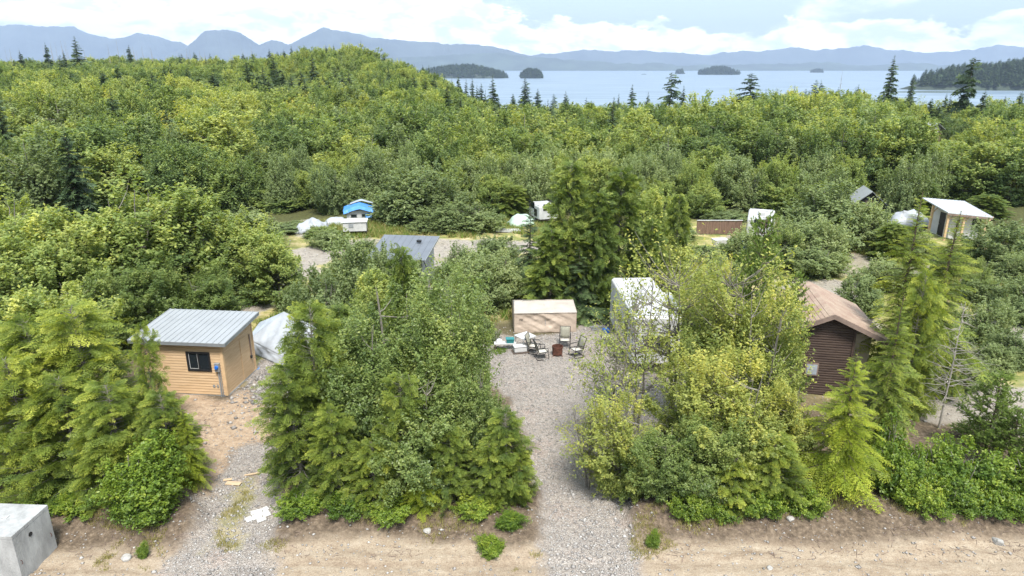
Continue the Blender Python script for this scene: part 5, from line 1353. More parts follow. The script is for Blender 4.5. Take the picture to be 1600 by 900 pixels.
# middle clump
P('alder_near', 612, 425, 22.6, 2.7, 'biggest dark-leaved alder in the middle foreground clump')
P('alder_near', 690, 455, 22.3, 2.1, 'dark alder on the right side of the middle clump')
P('alder_near', 555, 495, 21.4, 2.1, 'dark alder between the drooping cedar and the biggest alder')
P('alder_near', 655, 560, 20.3, 1.9, 'low spreading alder at the front of the middle clump')
P('alder_near', 735, 560, 20.9, 1.3, 'grey-green alder on the drive side of the middle clump')
P('cedar', 484, 482, 21.3, 1.75, 'tall drooping cedar at the left end of the middle clump, by the left drive')
P('cedar', 452, 575, 20.3, 1.5, 'bright cedar in front of the drooping one, edge of the left drive')
P('cedar', 520, 640, 19.5, 1.1, 'low cedar in the front of the middle clump, left part')
P('cedar', 626, 588, 19.6, 1.1, 'narrow cedar poking out of the front of the middle clump')
P('cedar', 580, 690, 19.15, .9, 'small cedar low in the centre of the middle clump')
P('hemlock', 655, 735, 18.9, .75, 'knee-high pale conifer at the foot of the middle clump', var=2)
P('cedar', 700, 668, 19.3, .95, 'young cedar low in the right part of the middle clump')
P('cedar', 790, 645, 19.6, 1.05, 'bright young cedar at the right end of the middle clump, by the main drive')
P('cedar', 765, 690, 19.2, .9, 'bright low cedar next to the mouth of the main drive')
P('cedar', 812, 700, 19.4, .6, 'narrow bright cedar overhanging the edge of the main drive')
P('cedar_mid', 627, 388, 25.5, 1.0, 'spindly cedar rising above the middle clump')
for i, (x, y, Y, r) in enumerate([(470, 770, 19.0, .8), (545, 765, 18.8, .8), (610, 770, 18.8, .8), (745, 775, 18.7, .7)]):
    P('salal', x, y, Y, r, ['low shrub below the bright cedar at the left drive', 'low shrub under the low cedar of the middle clump', 'low shrub in the centre below the middle clump', 'low shrub right of centre below the middle clump'][i])
P('hedge', 795, 812, 18.15, .42, 'small bright shrub at the lower right corner of the middle clump', var=0)
P('hedge', 768, 842, 17.25, .38, 'round bright green bush standing out on the dirt by the main drive', var=0)
P('hedge', 1022, 830, 17.55, .20, 'tiny green bush on the bank right of the main drive', var=0)
P('hedge', 224, 868, 17.0, .16, 'tiny green tuft bush at the mouth of the left drive', var=0)
# right clump
P('birch_sparse', 1008, 405, 24.6, 1.6, 'thin see-through alder in front of the white trailer')
P('birch_sparse', 1075, 355, 25.6, 2.1, 'tall thin alder behind the right clump with open branches')
P('birch_sparse', 1145, 375, 24.6, 2.2, 'open-crowned yellow alder over the middle of the right clump')
P('birch_near', 1150, 425, 24.0, 1.9, 'tall yellowing alder in the middle of the right clump')
P('birch_near', 1205, 440, 22.8, 1.7, 'yellowing alder beside the brown cabin')
P('birch_near', 1110, 560, 21.4, 1.7, 'broad alder in the front of the right clump')
P('birch_near', 1165, 560, 20.6, 1.9, 'leafy alder low in the right clump, before the brown cabin')
P('birch_near', 985, 625, 20.4, 1.35, 'alder reaching over the main drive from the right')
P('birch_near', 1236, 585, 20.9, 1.2, 'alder in front of the left half of the brown cabin')
P('birch_sparse', 925, 620, 20.6, 1.3, 'airy alder branch crown hanging over the main drive')
P('alder_near', 1110, 650, 19.7, 1.5, 'dark low alder at the foot of the right clump')
P('birch_sparse', 960, 470, 22.6, 1.5, 'airy alder with long side twigs over the gravel, left of the white trailer')
P('alder_near', 1045, 665, 19.6, 1.2, 'dark low alder nearest the main drive at right')
P('cedar', 1215, 680, 19.4, 1.2, 'low cedar between the right clump and the bright hemlock')
P('cedar', 1150, 715, 19.1, .9, 'small cedar under the right clump')
P('pine', 1200, 338, 27.5, 1.5, 'shore pine with upswept tips rising behind the right clump')
P('pine', 1243, 430, 26.0, 1.2, 'dense dark pine touching the left side of the brown cabin')
P('hemlock', 1342, 550, 19.9, 1.5, 'bright yellow-green hemlock in front of the brown cabin', var=0)
P('fir', 1413, 458, 22.0, 1.2, 'deep green hemlock-like conifer right behind the bright hemlock')
P('fir', 1442, 298, 28.0, 1.7, 'tall hemlock right of the brown cabin roof')
P('cedar', 1448, 430, 25.5, 1.0, 'cedar leaning against the right eave of the brown cabin')
P('fir', 1502, 328, 28.0, 1.8, 'tall open hemlock near the right edge')
P('cedar', 1455, 440, 26.0, 1.3, 'cedar between the two tall hemlocks at right')
P('bare', 1510, 470, 24.5, 1.3, 'bare bleached dead tree at the right edge of the lot')
P('pine', 1568, 585, 22.0, 1.25, 'young shore pine near the right edge')
P('pine', 1597, 640, 21.0, 1.1, 'low shore pine cut by the right edge')
P('pine', 1530, 655, 23.5, .9, 'little grey-green pine on the gravel at right')
for i, (x, y, Y, r) in enumerate([(1420, 700, 19.8, 1.0), (1465, 690, 20.2, 1.1), (1510, 705, 19.8, 1.2), (1555, 715, 19.6, 1.1), (1600, 715, 19.6, 1.2), (1440, 750, 19.0, .8), (1500, 755, 19.0, .9), (1560, 760, 18.9, .9), (1400, 650, 21.0, 1.0), (1590, 770, 18.8, .7)]):
    P('salal', x, y, Y, r, ['glossy shrub next to the bright hemlock on the bank', 'shrub on the right bank, second from the hemlock', 'reddish-tinged shrub in the middle of the right bank', 'shrub on the right bank under the shore pine', 'shrub on the right bank at the picture edge',
        'low shrub at the front of the right bank near the hemlock', 'low shrub at the front of the right bank, middle', 'low shrub at the front of the right bank under the pine', 'shrub behind the bright hemlock by the gravel', 'lowest shrub of the right bank at the picture edge'][i])
for i, (x, y, Y, r) in enumerate([(1080, 765, 18.8, .7), (1130, 770, 18.8, .7), (1190, 765, 18.8, .8), (1255, 765, 18.9, .7)]):
    P('salal', x, y, Y, r, ['low shrub at the left foot of the right clump', 'low shrub under the small cedar of the right clump', 'low shrub between small cedar and low cedar at right', 'low shrub at the left foot of the bright hemlock'][i])

# trees and shrubs of the middle ground
brs = random.Random(77)
for i in range(58):
    px = 430 + (1450 - 430) * (i + brs.random()) / 58; Y = brs.uniform(66, 76)
    if abs(px - 565) < 38 and Y < 70: Y = 72
    if 1325 < px < 1410: continue
    q = gp(px, 450, 0); d_ = pdir(px, 310); x_ = d_.x / d_.y * Y
    kd = 'willow' if brs.random() < .6 else 'alder_mid'
    plant(kd, x_, Y, brs.uniform(3.4, 6.0), brs.uniform(1.7, 2.6), 'bushy shrub along the foot of the woodland behind the back track' if kd == 'willow' else 'young alder along the foot of the woodland behind the back track',
          'shrubs along the woodland edge' if kd == 'willow' else 'young alders along the woodland edge')
mrs = random.Random(31)
for i, (x, y, Y, r) in enumerate([(1545, 470, 34.0, 1.4), (1585, 520, 31.0, 1.2), (1530, 560, 28.5, .9), (1468, 560, 28.0, 1.0), (1410, 560, 28.5, .9), (1600, 440, 38.0, 1.6), (1490, 500, 31.0, 1.1)]):
    P('willow', x, y, Y, r, 'low willow bush on the gravel between the dead tree and the right-hand road', 'willow bushes on the right-hand gravel')
for (x, y) in [(545, 450), (590, 465), (640, 478), (700, 462), (770, 445), (805, 428), (815, 465), (1085, 432), (1120, 452), (1285, 412), (1372, 452), (1440, 462), (1480, 432), (1520, 470), (1575, 442), (1425, 402), (1150, 425), (1215, 415)]:
    q = gp(x, y); plant('willow' if mrs.random() < .65 else 'alder_near', q.x, q.y, mrs.uniform(1.6, 3.2), mrs.uniform(1.1, 1.9), 'low bush growing among the dry grass between the lots', 'bushes between the lots')
P('willow', 590, 383, 40.5, 1.3, 'willow shading the left end of the charcoal roof')
P('willow', 770, 370, 47.5, 1.9, 'willow on the near side of the back track, left of the dark spruce')
P('alder_mid', 505, 352, 57.5, 1.9, 'young alder in front of the crumpled white tarp')
P('willow', 720, 385, 44.0, 1.2, 'small willow in the middle of the gravel by the charcoal-roofed shed')
P('willow', 520, 362, 54.0, 1.8, 'shrub in front of the utility trailer, left of the blue-tarped camper')
P('willow', 566, 376, 51.0, 1.5, 'low shrub between the blue-tarped camper and the charcoal-roofed shed')
P('willow', 1400, 352, 53.0, 2.0, 'shrub half hiding the white tarp pile at right')
P('alder_mid', 40, 458, 24.5, 2.6, 'light alder top at the left edge over the foreground cedars')
P('alder_mid', 178, 272, 38.0, 4.8, 'largest yellow-topped alder behind the pine cabin at left')
P('alder_mid', 290, 300, 40.0, 3.6, 'alder right of the largest one, behind the pine cabin')
P('alder_mid', 90, 330, 35.5, 3.6, 'alder in front of the left part of the largest alder')
P('alder_mid', 20, 375, 33.0, 3.2, 'alder at the left edge above the foreground cedars')
P('alder_mid', 365, 335, 42.0, 3.2, 'alder above the white tarp shelter')
P('alder_mid', 425, 370, 41.0, 2.4, 'grey-green alder beside the left track')
P('alder_near', 215, 410, 34.5, 2.6, 'dark low alder right behind the cabin roof')
P('alder_near', 320, 430, 36.0, 2.3, 'dark low alder between cabin roof and white tarp')
P('alder_near', 130, 430, 32.0, 2.4, 'dark alder left of the cabin roof')
P('alder_mid', -10, 300, 44.0, 3.2, 'alder cut by the left edge in the middle ground')
P('willow', 548, 375, 37.5, 2.0, 'grey-green willow in front of the charcoal-roofed shed')
P('willow', 505, 425, 34.5, 1.7, 'low willow beside the left track')
P('willow', 468, 455, 35.5, 1.4, 'small willow right of the white tarp shelter')
P('alder_mid', 588, 425, 31.5, 1.9, 'light alder between the shed and the middle clump')
P('alder_near', 700, 425, 30.5, 1.8, 'grey-leaved alder rising behind the middle clump')
P('cedar_mid', 655, 450, 28.0, 1.1, 'cedar top behind the biggest foreground alder')
P('cedar_mid', 530, 480, 27.0, 1.2, 'cedar behind the left part of the middle clump')
P('willow', 735, 405, 39.0, 2.1, 'willow left of the dark conifer group')
P('willow', 775, 392, 40.5, 2.0, 'willow touching the dark conifer group')
P('willow', 720, 455, 36.5, 1.5, 'low willow on the edge of the gravel clearing')
P('cedar_mid', 893, 258, 39.0, 2.1, 'tallest cedar behind the tan shelter')
P('cedar_mid', 972, 268, 40.0, 2.0, 'wide cedar to the right behind the tan shelter')
P('cedar_mid', 935, 300, 38.5, 1.9, 'cedar between the two tallest behind the tan shelter')
P('cedar_mid', 862, 360, 38.0, 1.9, 'shorter cedar at the left side of the tallest cedar')
P('spruce_mid', 828, 315, 41.0, 1.7, 'dark spruce left of the tall cedars')
P('spruce_mid', 905, 385, 37.6, 1.7, 'dark spruce at the foot of the tall cedars')
P('cedar_mid', 1020, 345, 38.5, 1.2, 'cedar behind the white trailer roof')
P('cedar_mid', 1062, 305, 43.0, 1.3, 'cedar right of the tall cedars by the brown fence')
P('birch_near', 1035, 370, 39.5, 2.0, 'yellowing alder behind the white trailer')
P('birch_near', 1120, 405, 31.5, 1.8, 'yellowing alder between the trailer and the right clump')
P('willow', 645, 268, 63.0, 4.2, 'tall rounded willow right of the blue-tarped camper')
P('willow', 600, 310, 66.0, 2.6, 'willow beside the blue-tarped camper')
P('willow', 690, 325, 60.0, 2.6, 'low willow along the back track')
P('willow', 735, 318, 60.5, 2.8, 'wide willow at the right end of the row along the back track')
P('cedar_mid', 800, 290, 66.0, 2.4, 'light cedar behind the pale green tarp')
P('alder_mid', 1018, 300, 46.0, 2.2, 'light alder at the right shoulder of the tall cedars')
P('willow', 1290, 290, 55.0, 3.6, 'large silvery willow left of the gravel turn-off')
P('willow', 1350, 318, 54.0, 2.6, 'silvery willow beside the gravel turn-off')
P('willow', 1245, 345, 50.0, 2.4, 'willow in front of the long white tarp heap')
P('willow', 1275, 385, 46.5, 2.2, 'low willow above the brown cabin')
P('alder_mid', 1225, 280, 68.0, 3.2, 'pale alder behind the mid-distance trailer')
P('willow', 1130, 330, 64.0, 2.4, 'willow behind the brown fence')
P('willow', 1060, 350, 57.0, 2.2, 'willow at the left end of the brown fence')
P('cedar_mid', 1100, 385, 47.0, 1.7, 'low cedar below the brown fence')
P('willow', 1572, 345, 49.0, 3.0, 'silvery willow right of the timber house')
P('willow', 1610, 400, 45.0, 2.6, 'silvery willow at the right edge')
P('cedar_mid', 1545, 305, 66.0, 2.4, 'yellow-green cedar behind the timber house roof')
P('cedar_mid', 1440, 275, 68.0, 2.4, 'yellow-green cedar left of the timber house')
P('cedar_mid', 1400, 350, 50.0, 1.9, 'cedar beside the gravel turn-off')
P('willow', 1350, 430, 38.0, 1.6, 'low shrub behind the brown cabin roof')
P('alder_mid', 440, 290, 70.0, 3.2, 'alder at the left end of the back track')
P('willow', 440, 350, 60.0, 2.2, 'willow beside the short white camper')
P('willow', 395, 330, 56.0, 2.8, 'willow at the bend of the left track')
for i, (x, y, Y, r) in enumerate([(1535, 440, 40, 1.5), (1590, 470, 37, 1.4), (1560, 540, 30.5, 1.0), (760, 500, 33.8, .6), (700, 505, 33.0, 1.2), (470, 520, 30.5, .9), (1060, 480, 37.5, 1.3), (1180, 480, 34, 1.5)]):
    P('willow', x, y, Y, r, ['yellowish roadside shrub at the right', 'roadside shrub at the right edge', 'low bush between the two right-hand gravel patches', 'tiny bush at the left rim of the clearing', 'bush left of the gravel clearing', 'bush between the white tarp and the middle clump',
        'bush right behind the white trailer', 'bush left of the brown cabin'][i])

# ------------------------------------------------------------------ woodland behind
def forest():
    rs = np.random.RandomState(21)
    pts = []
    gx = 5.1
    for Y in np.arange(46, 420, gx):
        half = Y * 0.98
        for X in np.arange(-half, half, gx):
            x = X + rs.uniform(-1.9, 1.9); y = Y + rs.uniform(-1.9, 1.9)
            pts.append((x, y))
    out = []
    z = ground_height(np.array([p[0] for p in pts]), np.array([p[1] for p in pts]))
    for (x, y), zz in zip(pts, z):
        if zz < SEA + 4: continue
        px, py = proj(x, y, zz)
        if px < -260 or px > 1860: continue
        lim = np.interp(px, [-300, 0, 300, 425, 470, 700, 900, 1100, 1300, 1440, 1480, 1560, 1700], [372, 366, 352, 322, 306, 302, 303, 303, 300, 302, 306, 322, 330])
        if py > lim: continue
        # nobody sees what stands far behind the ridge
        c = float(np.clip(px, -400, 2000)); sr = float(np.interp(c, SX, SR))
        if y > sr + 60 and not (y < sr + 60): continue
        d2 = (x - FH[0]) ** 2 + (y - FH[1] + 3) ** 2
        if d2 < 30 or (abs(px - 1459) < 34 and 112 < y < FH[1] + 1): continue
        if any((x - a) ** 2 + (y - b) ** 2 < (0.5 * r + 1.3) ** 2 for a, b, r in PLANTED if b > 45): continue
        out.append((x, y, zz, px, py))
    out.sort(key=lambda p: p[0] ** 2 + p[1] ** 2)
    return out
FOREST = forest()
nz = fbm(np.array([p[0] for p in FOREST]) / 45 + 3, np.array([p[1] for p in FOREST]) / 45, 3)
frs = random.Random(8)
indiv = 0; n_con = 0; rest = []
for i, (x, y, z, px, py) in enumerate(FOREST):
    con = nz[i] > 0.58 and frs.random() < 0.5 or frs.random() < 0.03
    if not (-60 < px < 1660): con = False
    h = frs.uniform(5.6, 10.6) * (1.0 if y > 90 else 0.9); r = frs.uniform(3.0, 5.2) * (.6 + .4 * h / 8.5)
    if abs(px - 1459) < 44 and y < FH[1]: h = max(1.5, min(h, CAM_H - y * 0.1005 - z)); con = False
    if 380 < px < 700 and y < 150: h *= 0.95
    if indiv < 215 and not con and -30 < px < 1630:
        side = 'left' if px < 420 else ('middle' if px < 1050 else 'right')
        vr = frs.random()
        plant('alder_grey' if vr < .12 else ('alder_gold' if vr < .17 else 'alder_far'), x, y, h, r, {'left': 'rounded green alder in the woodland behind the left side of the lots', 'middle': 'rounded green alder in the woodland belt behind the back track', 'right': 'rounded green alder in the woodland behind the right-hand houses'}[side],
              {'left': 'alders of the woodland at left', 'middle': 'alders of the middle woodland belt', 'right': 'alders of the woodland at right'}[side], z=z - .2)
        indiv += 1
    elif con and n_con < 60 and y < 260:
        dark = frs.random() < 0.75
        plant('spruce' if dark else 'cedar_mid', x, y, h * frs.uniform(1.0, 1.25), frs.uniform(1.7, 2.3), 'dark pointed spruce scattered among the woodland alders' if dark else 'pale cedar scattered among the woodland alders',
              'spruces among the woodland alders' if dark else 'cedars among the woodland alders', z=z - .2)
        n_con += 1
    else:
        rest.append((x, y, z - .2, h, r, 1 if con else 0))

def hidden_col(name, objs):
    c = bpy.data.collections.new(name)
    for o in objs: c.objects.link(o)
    return c
def scatter(name, pts, objs, kind='stuff', flat_z=False):
    """one object that scatters copies of plants over its points; pts: (x,y,z,sx,sz,rot,index)"""
    a = np.array(pts, np.float32)
    me = bpy.data.meshes.new(name); me.vertices.add(len(a)); me.vertices.foreach_set('co', a[:, :3].ravel())
    for nm, arr, ty in (('sc', np.stack([a[:, 3], a[:, 3], a[:, 4]], 1).ravel(), 'FLOAT_VECTOR'), ('ro', np.stack([a[:, 5] * 0, a[:, 5] * 0, a[:, 5]], 1).ravel(), 'FLOAT_VECTOR')):
        at = me.attributes.new(nm, ty, 'POINT'); at.data.foreach_set('vector', arr)
    at = me.attributes.new('ix', 'INT', 'POINT'); at.data.foreach_set('value', a[:, 6].astype(np.int32))
    o = link(name, me)
    col = hidden_col(name + '_source', objs)
    g = bpy.data.node_groups.new(name, 'GeometryNodeTree')
    g.interface.new_socket('Geometry', in_out='INPUT', socket_type='NodeSocketGeometry')
    g.interface.new_socket('Geometry', in_out='OUTPUT', socket_type='NodeSocketGeometry')
    N = g.nodes.new; L = g.links.new
    gi = N('NodeGroupInput'); go = N('NodeGroupOutput')
    ci = N('GeometryNodeCollectionInfo'); ci.inputs['Collection'].default_value = col; ci.inputs['Separate Children'].default_value = True; ci.inputs['Reset Children'].default_value = True
    ip = N('GeometryNodeInstanceOnPoints'); ip.inputs['Pick Instance'].default_value = True
    def na(nm, ty):
        n = N('GeometryNodeInputNamedAttribute'); n.data_type = ty; n.inputs[0].default_value = nm; return n.outputs[0]
    L(gi.outputs[0], ip.inputs['Points']); L(ci.outputs[0], ip.inputs['Instance'])
    L(na('ix', 'INT'), ip.inputs['Instance Index']); L(na('sc', 'FLOAT_VECTOR'), ip.inputs['Scale'])
    er = N('FunctionNodeEulerToRotation'); L(na('ro', 'FLOAT_VECTOR'), er.inputs[0]); L(er.outputs[0], ip.inputs['Rotation'])
    L(ip.outputs[0], go.inputs[0])
    md = o.modifiers.new('scatter', 'NODES'); md.node_group = g
    return tag(o, kind=kind)
def src(name, kindkey, trunk=True):
    res = []
    for i, (pair, h0, r0) in enumerate(PR[kindkey]):
        o = bpy.data.objects.new('%s_%s_%02d' % (name, 'src', i), pair[1]); res.append((o, h0, r0))
    return res
al = src('a_wood', 'alder_far'); sp = src('b_wood', 'spruce')
ag = src('ab_wood', 'alder_grey') + src('ac_wood', 'alder_gold')
srcs = al + ag + sp
pts = []
for (x, y, z, h, r, c) in rest:
    k = (frs.randrange(len(al)) if frs.random() < .82 else len(al) + frs.randrange(len(ag))) if not c else len(al) + len(ag) + frs.randrange(len(sp))
    _, h0, r0 = srcs[k]
    if c: h *= 1.22; r *= 0.55
    pts.append((x, y, z, r / r0, h / h0, frs.uniform(0, 6.28), k))
print('forest points', len(FOREST), 'rest', len(pts), 'objects', indiv, n_con)
scatter('distant_woodland', pts, [s[0] for s in srcs])
# ------------------------------------------------------------------ tall conifers on the skyline
SHARE = []
def sky_tree(kind, px, py, Y, r, label=None, group=None):
    p = atY(px, py, Y); z = float(height(np.array([p.x]), np.array([Y]))[0])
    h = p.z - z + .3
    plant(kind, p.x, Y, h, r, label or 'dark conifer standing clear against the bay', group or (None if label else 'conifers in front of the bay'), z=z - .2)
sky_tree('spruce_sparse', 1050, 113, 215, 4.2, 'broad open-crowned spruce against the middle of the bay')
sky_tree('spruce', 1069, 134, 220, 2.2, 'small spruce right beside the broad open-crowned one')
sky_tree('spruce_sparse', 1176, 114, 215, 4.0, 'leaning ragged spruce against the bay, right of centre')
sky_tree('spruce', 1398, 86, 205, 3.4, 'tallest black spruce on the skyline, pointed top above the right headland')
sky_tree('spruce', 1428, 120, 200, 2.6, 'thin-topped spruce next to the tallest one')
sky_tree('spruce_sparse', 1523, 90, 180, 3.6, 'tall ragged spruce in front of the right headland')
sky_tree('spruce', 1541, 138, 178, 2.2, 'short spruce at the right foot of the tall ragged spruce')
sky_tree('spruce', 115, 56, 300, 4.6, 'tall dark spruce standing alone on the left ridge')
sky_tree('snag', 1033, 0 + 110, 230, 1.0, 'dead spike tree standing before the bay') if False else None
sky_tree('snag', 1316, 110, 190, 1.2, 'bare dead pole tree over the right mound')
for (px, py, Y, r) in [(988, 132, 215, 3.0), (1013, 143, 220, 2.0), (967, 146, 222, 1.9), (884, 142, 225, 3.0), (916, 152, 230, 2.2), (821, 122, 240, 3.6), (840, 138, 240, 2.6), (803, 150, 245, 2.0), (770, 118, 250, 3.6), (752, 130, 250, 2.8), (1092, 158, 215, 1.8), (1122, 157, 212, 2.4), (1100, 165, 214, 1.6),
                       (1572, 150, 175, 1.8), (1595, 144, 172, 2.6), (1486, 150, 185, 1.8), (1147, 166, 205, 1.6)]:
    sky_tree('spruce', px, py, Y, r)
for i, (px, py, Y, r) in enumerate([(425, 92, 215, 2.4), (487, 92, 205, 2.8), (470, 118, 175, 2.4), (522, 112, 170, 3.0), (545, 116, 160, 3.2), (410, 112, 180, 2.4), (160, 118, 170, 2.6), (395, 120, 170, 2.4), (440, 118, 170, 2.2), (1195, 178, 118, 1.6), (960, 152, 125, 2.2), (616, 172, 118, 2.0), (683, 175, 122, 2.2), (1055, 178, 128, 1.6), (780, 165, 130, 2.2), (1255, 265, 74, 1.5), (20, 110, 190, 2.2), (135, 125, 160, 2.6), (575, 160, 130, 2.0), (505, 125, 172, 2.2), (418, 128, 165, 2.6), (432, 112, 178, 3.0), (455, 126, 165, 2.8), (475, 132, 158, 2.8), (498, 136, 152, 2.8), (512, 130, 158, 3.2), (534, 124, 158, 3.0), (540, 140, 145, 2.6), (450, 140, 150, 2.4), (425, 138, 152, 2.4), (385, 105, 190, 2.6), (375, 128, 165, 2.4), (100, 130, 155, 2.4), (70, 118, 175, 2.4), (1090, 165, 150, 2.0), (860, 160, 140, 2.2), (930, 168, 150, 2.0), (690, 165, 140, 2.4), (1430, 205, 110, 2.0), (1280, 190, 110, 1.8), (330, 118, 175, 2.4), (265, 108, 190, 2.4)]):
    if py < 150 and px < 600: py -= 8; r *= 1.25
    sky_tree('spruce', px, py, Y, r, 'dark spruce rising out of the alder canopy on the hillside', 'spruces rising out of the hillside canopy')
for i, (px, py, Y, r) in enumerate([(420, 76, 300, 2.2), (443, 77, 300, 2.4), (465, 79, 295, 1.8), (500, 75, 290, 1.6), (509, 70, 290, 1.6), (521, 69, 290, 1.5), (637, 98, 290, 2.0), (647, 100, 292, 2.2), (660, 101, 294, 2.4), (670, 101, 296, 2.0), (683, 110, 297, 2.4), (695, 116, 298, 2.0), (706, 122, 300, 2.2), (716, 116, 302, 2.6), (728, 124, 302, 2.6), (738, 122, 304, 2.4), (745, 132, 304, 2.4), (758, 140, 300, 2.2), (712, 134, 280, 2.0), (728, 146, 270, 2.0), (690, 128, 280, 1.8)]):
    sky_tree('spruce', px, py, Y, r, 'small pointed spruce along the skyline of the left ridge', 'spruces along the ridge skyline')
rr = random.Random(3)
for i in range(36):
    px = rr.uniform(0, 330) if i < 30 else rr.uniform(330, 410)
    sky_tree('snag', px, rr.uniform(62, 78) if px < 200 else rr.uniform(72, 84), rr.uniform(315, 370), rr.uniform(.6, 1.5), 'grey dead snag on the skyline of the left ridge', 'dead snags on the left ridge')
for (px, py) in ((70, 66), (98, 78), (200, 70), (30, 78)): sky_tree('spruce', px, py, 330, 2.6, 'thin green spruce among the snags of the left ridge', 'spruces among the snags')

# ------------------------------------------------------------------ islands and headlands: real mounds with forest on them
def island(name, px0, px1, pyw, Y, hmax, seed, dens, label=None, skirt=.12, tree=(9, 16), flatness=.6):
    a = gp(px0, pyw, SEA); b = gp(px1, pyw, SEA)
    Y = a.y; cx = (a.x + b.x) / 2; w = abs(b.x - a.x) / 2; dep = max(w * flatness, 30)
    n = 60; m = 24; rs = np.random.RandomState(seed)
    th = np.linspace(0, 2 * PI, n, endpoint=False); V = []; F = []
    edge = 1 + (fbm(np.cos(th) * 2 + seed, np.sin(th) * 2, 4) - .5) * .5
    for k in range(m + 1):
        r = 1 - k / m
        for j in range(n):
            rad = r * (edge[j] * r + (1 - r))
            x = cx + math.cos(th[j]) * w * rad; y = Y + dep + math.sin(th[j]) * dep * rad
            prof = 1 - r ** 2.4
            V.append((x, y, SEA - 1.0 + (hmax + 1.0) * (0.12 * (1 - r ** 8) + .88 * prof) * (1 if r < .97 else .2)))
    for k in range(m):
        for j in range(n): F.append([k * n + j, k * n + (j + 1) % n, (k + 1) * n + (j + 1) % n, (k + 1) * n + j])
    V = np.array(V)
    V[:, 2] += np.where(V[:, 2] > SEA + 1, (fbm(V[:, 0] / (w * .4) + seed, V[:, 1] / (w * .4), 4) - .5) * hmax * .5, 0)
    tag(link(name, mesh_np(name, V, np.array(F), M['far_forest'], smooth=True)), kind='structure')
    P_ = []
    for q in range(dens):
        t0 = rs.uniform(0, 2 * PI); r = rs.rand() ** .5 * .97
        k = min(m, int(round((1 - r) * m))); j = int(t0 / (2 * PI) * n) % n
        q_ = r * (edge[j] * r + (1 - r)); x = cx + math.cos(t0) * w * q_; y = Y + dep + math.sin(t0) * dep * q_
        z = V[k * n + j][2] - 1.5
        hh = rs.uniform(*tree); P_.append((x, y, z, hh * .26 / 2.9 * rs.uniform(.8, 1.3), hh / 14, rs.uniform(0, 6.28), rs.randint(3)))
    return P_
isl = []
isl += island('island', 1098, 1158, 117, 0, 26, 1, 420, tree=(14, 26))
isl += island('island', 812, 848, 122.5, 0, 20, 2, 260, tree=(14, 24))
isl += island('island', 1057, 1072, 115.5, 0, 14, 3, 60, tree=(14, 24))
isl += island('island', 1269, 1290, 113.5, 0, 16, 4, 80, tree=(14, 24))
isl += island('island', 1020, 1110, 109.5, 0, 30, 5, 500, tree=(14, 24), flatness=.4)
isl += island('island', 1188, 1320, 109.5, 0, 45, 6, 700, tree=(14, 24), flatness=.4)
isl += island('headland', 640, 795, 122.5, 0, 30, 8, 900, tree=(14, 24), flatness=.5)
isl += island('rocky_islet', 1003, 1012, 116.5, 0, 3, 9, 0)
isl += island('headland', 1515, 2450, 143, 0, 44, 7, 5200, tree=(14, 26), flatness=.25)
sp2 = src('c_wood', 'spruce')
scatter('island_forest', isl, [s[0] for s in sp2])
# narrow spit of shore reaching from the right headland
sp_a = gp(1370, 139, SEA); 
isl2 = island('shore_spit', 1372, 1560, 145, 0, 1.2, 12, 0, flatness=.05)

# ------------------------------------------------------------------ ground detail: stones, grass, litter
def stones(name, n, region, smin, smax, seed, mt='stone'):
    rs = np.random.RandomState(seed); X = rs.uniform(region[0], region[1], n * 3); Y = rs.uniform(region[2], region[3], n * 3)
    grav, gl, gb, sand, road, field = masks(X, Y)
    w = np.maximum.reduce([grav, gl * (1 - .7 * sand), gb * .8, .10 + 0 * gl, road * .13])
    k = rs.rand(len(X)) < w; X = X[k][:n]; Y = Y[k][:n]; n = len(X)
    Z = ground_height(X, Y)
    s = smin + (smax - smin) * rs.rand(n) ** 3
    base = np.array([(1, 0, 0), (0, 1, 0), (-1, 0, 0), (0, -1, 0), (0, 0, .7), (.1, .1, -.5)], float)
    V = base[None] * (0.6 + 0.8 * rs.rand(n, 6, 1)) * s[:, None, None] * np.array([1, 1, .75])
    q = rs.uniform(0, 2 * PI, n); c, s_ = np.cos(q), np.sin(q)
    V = np.stack([V[..., 0] * c[:, None] - V[..., 1] * s_[:, None], V[..., 0] * s_[:, None] + V[..., 1] * c[:, None], V[..., 2]], -1)
    V += np.stack([X, Y, Z + s * .2], 1)[:, None]
    f = np.array([(0, 1, 4), (1, 2, 4), (2, 3, 4), (3, 0, 4), (1, 0, 5), (2, 1, 5), (3, 2, 5), (0, 3, 5)])
    F = (f[None] + 6 * np.arange(n)[:, None, None]).reshape(-1, 3)
    tint = np.repeat(0.45 + rs.normal(size=n) * .2, 8)
    tag(link(name, mesh_np(name, V.reshape(-1, 3), F, M[mt], tint=tint)), kind='stuff')
stones('gravel_stones', 36000, (-14, 14, 15, 38), .014, .06, 1)
stones('gravel_stones', 9000, (-22, 24, 15, 60), .03, .09, 2)

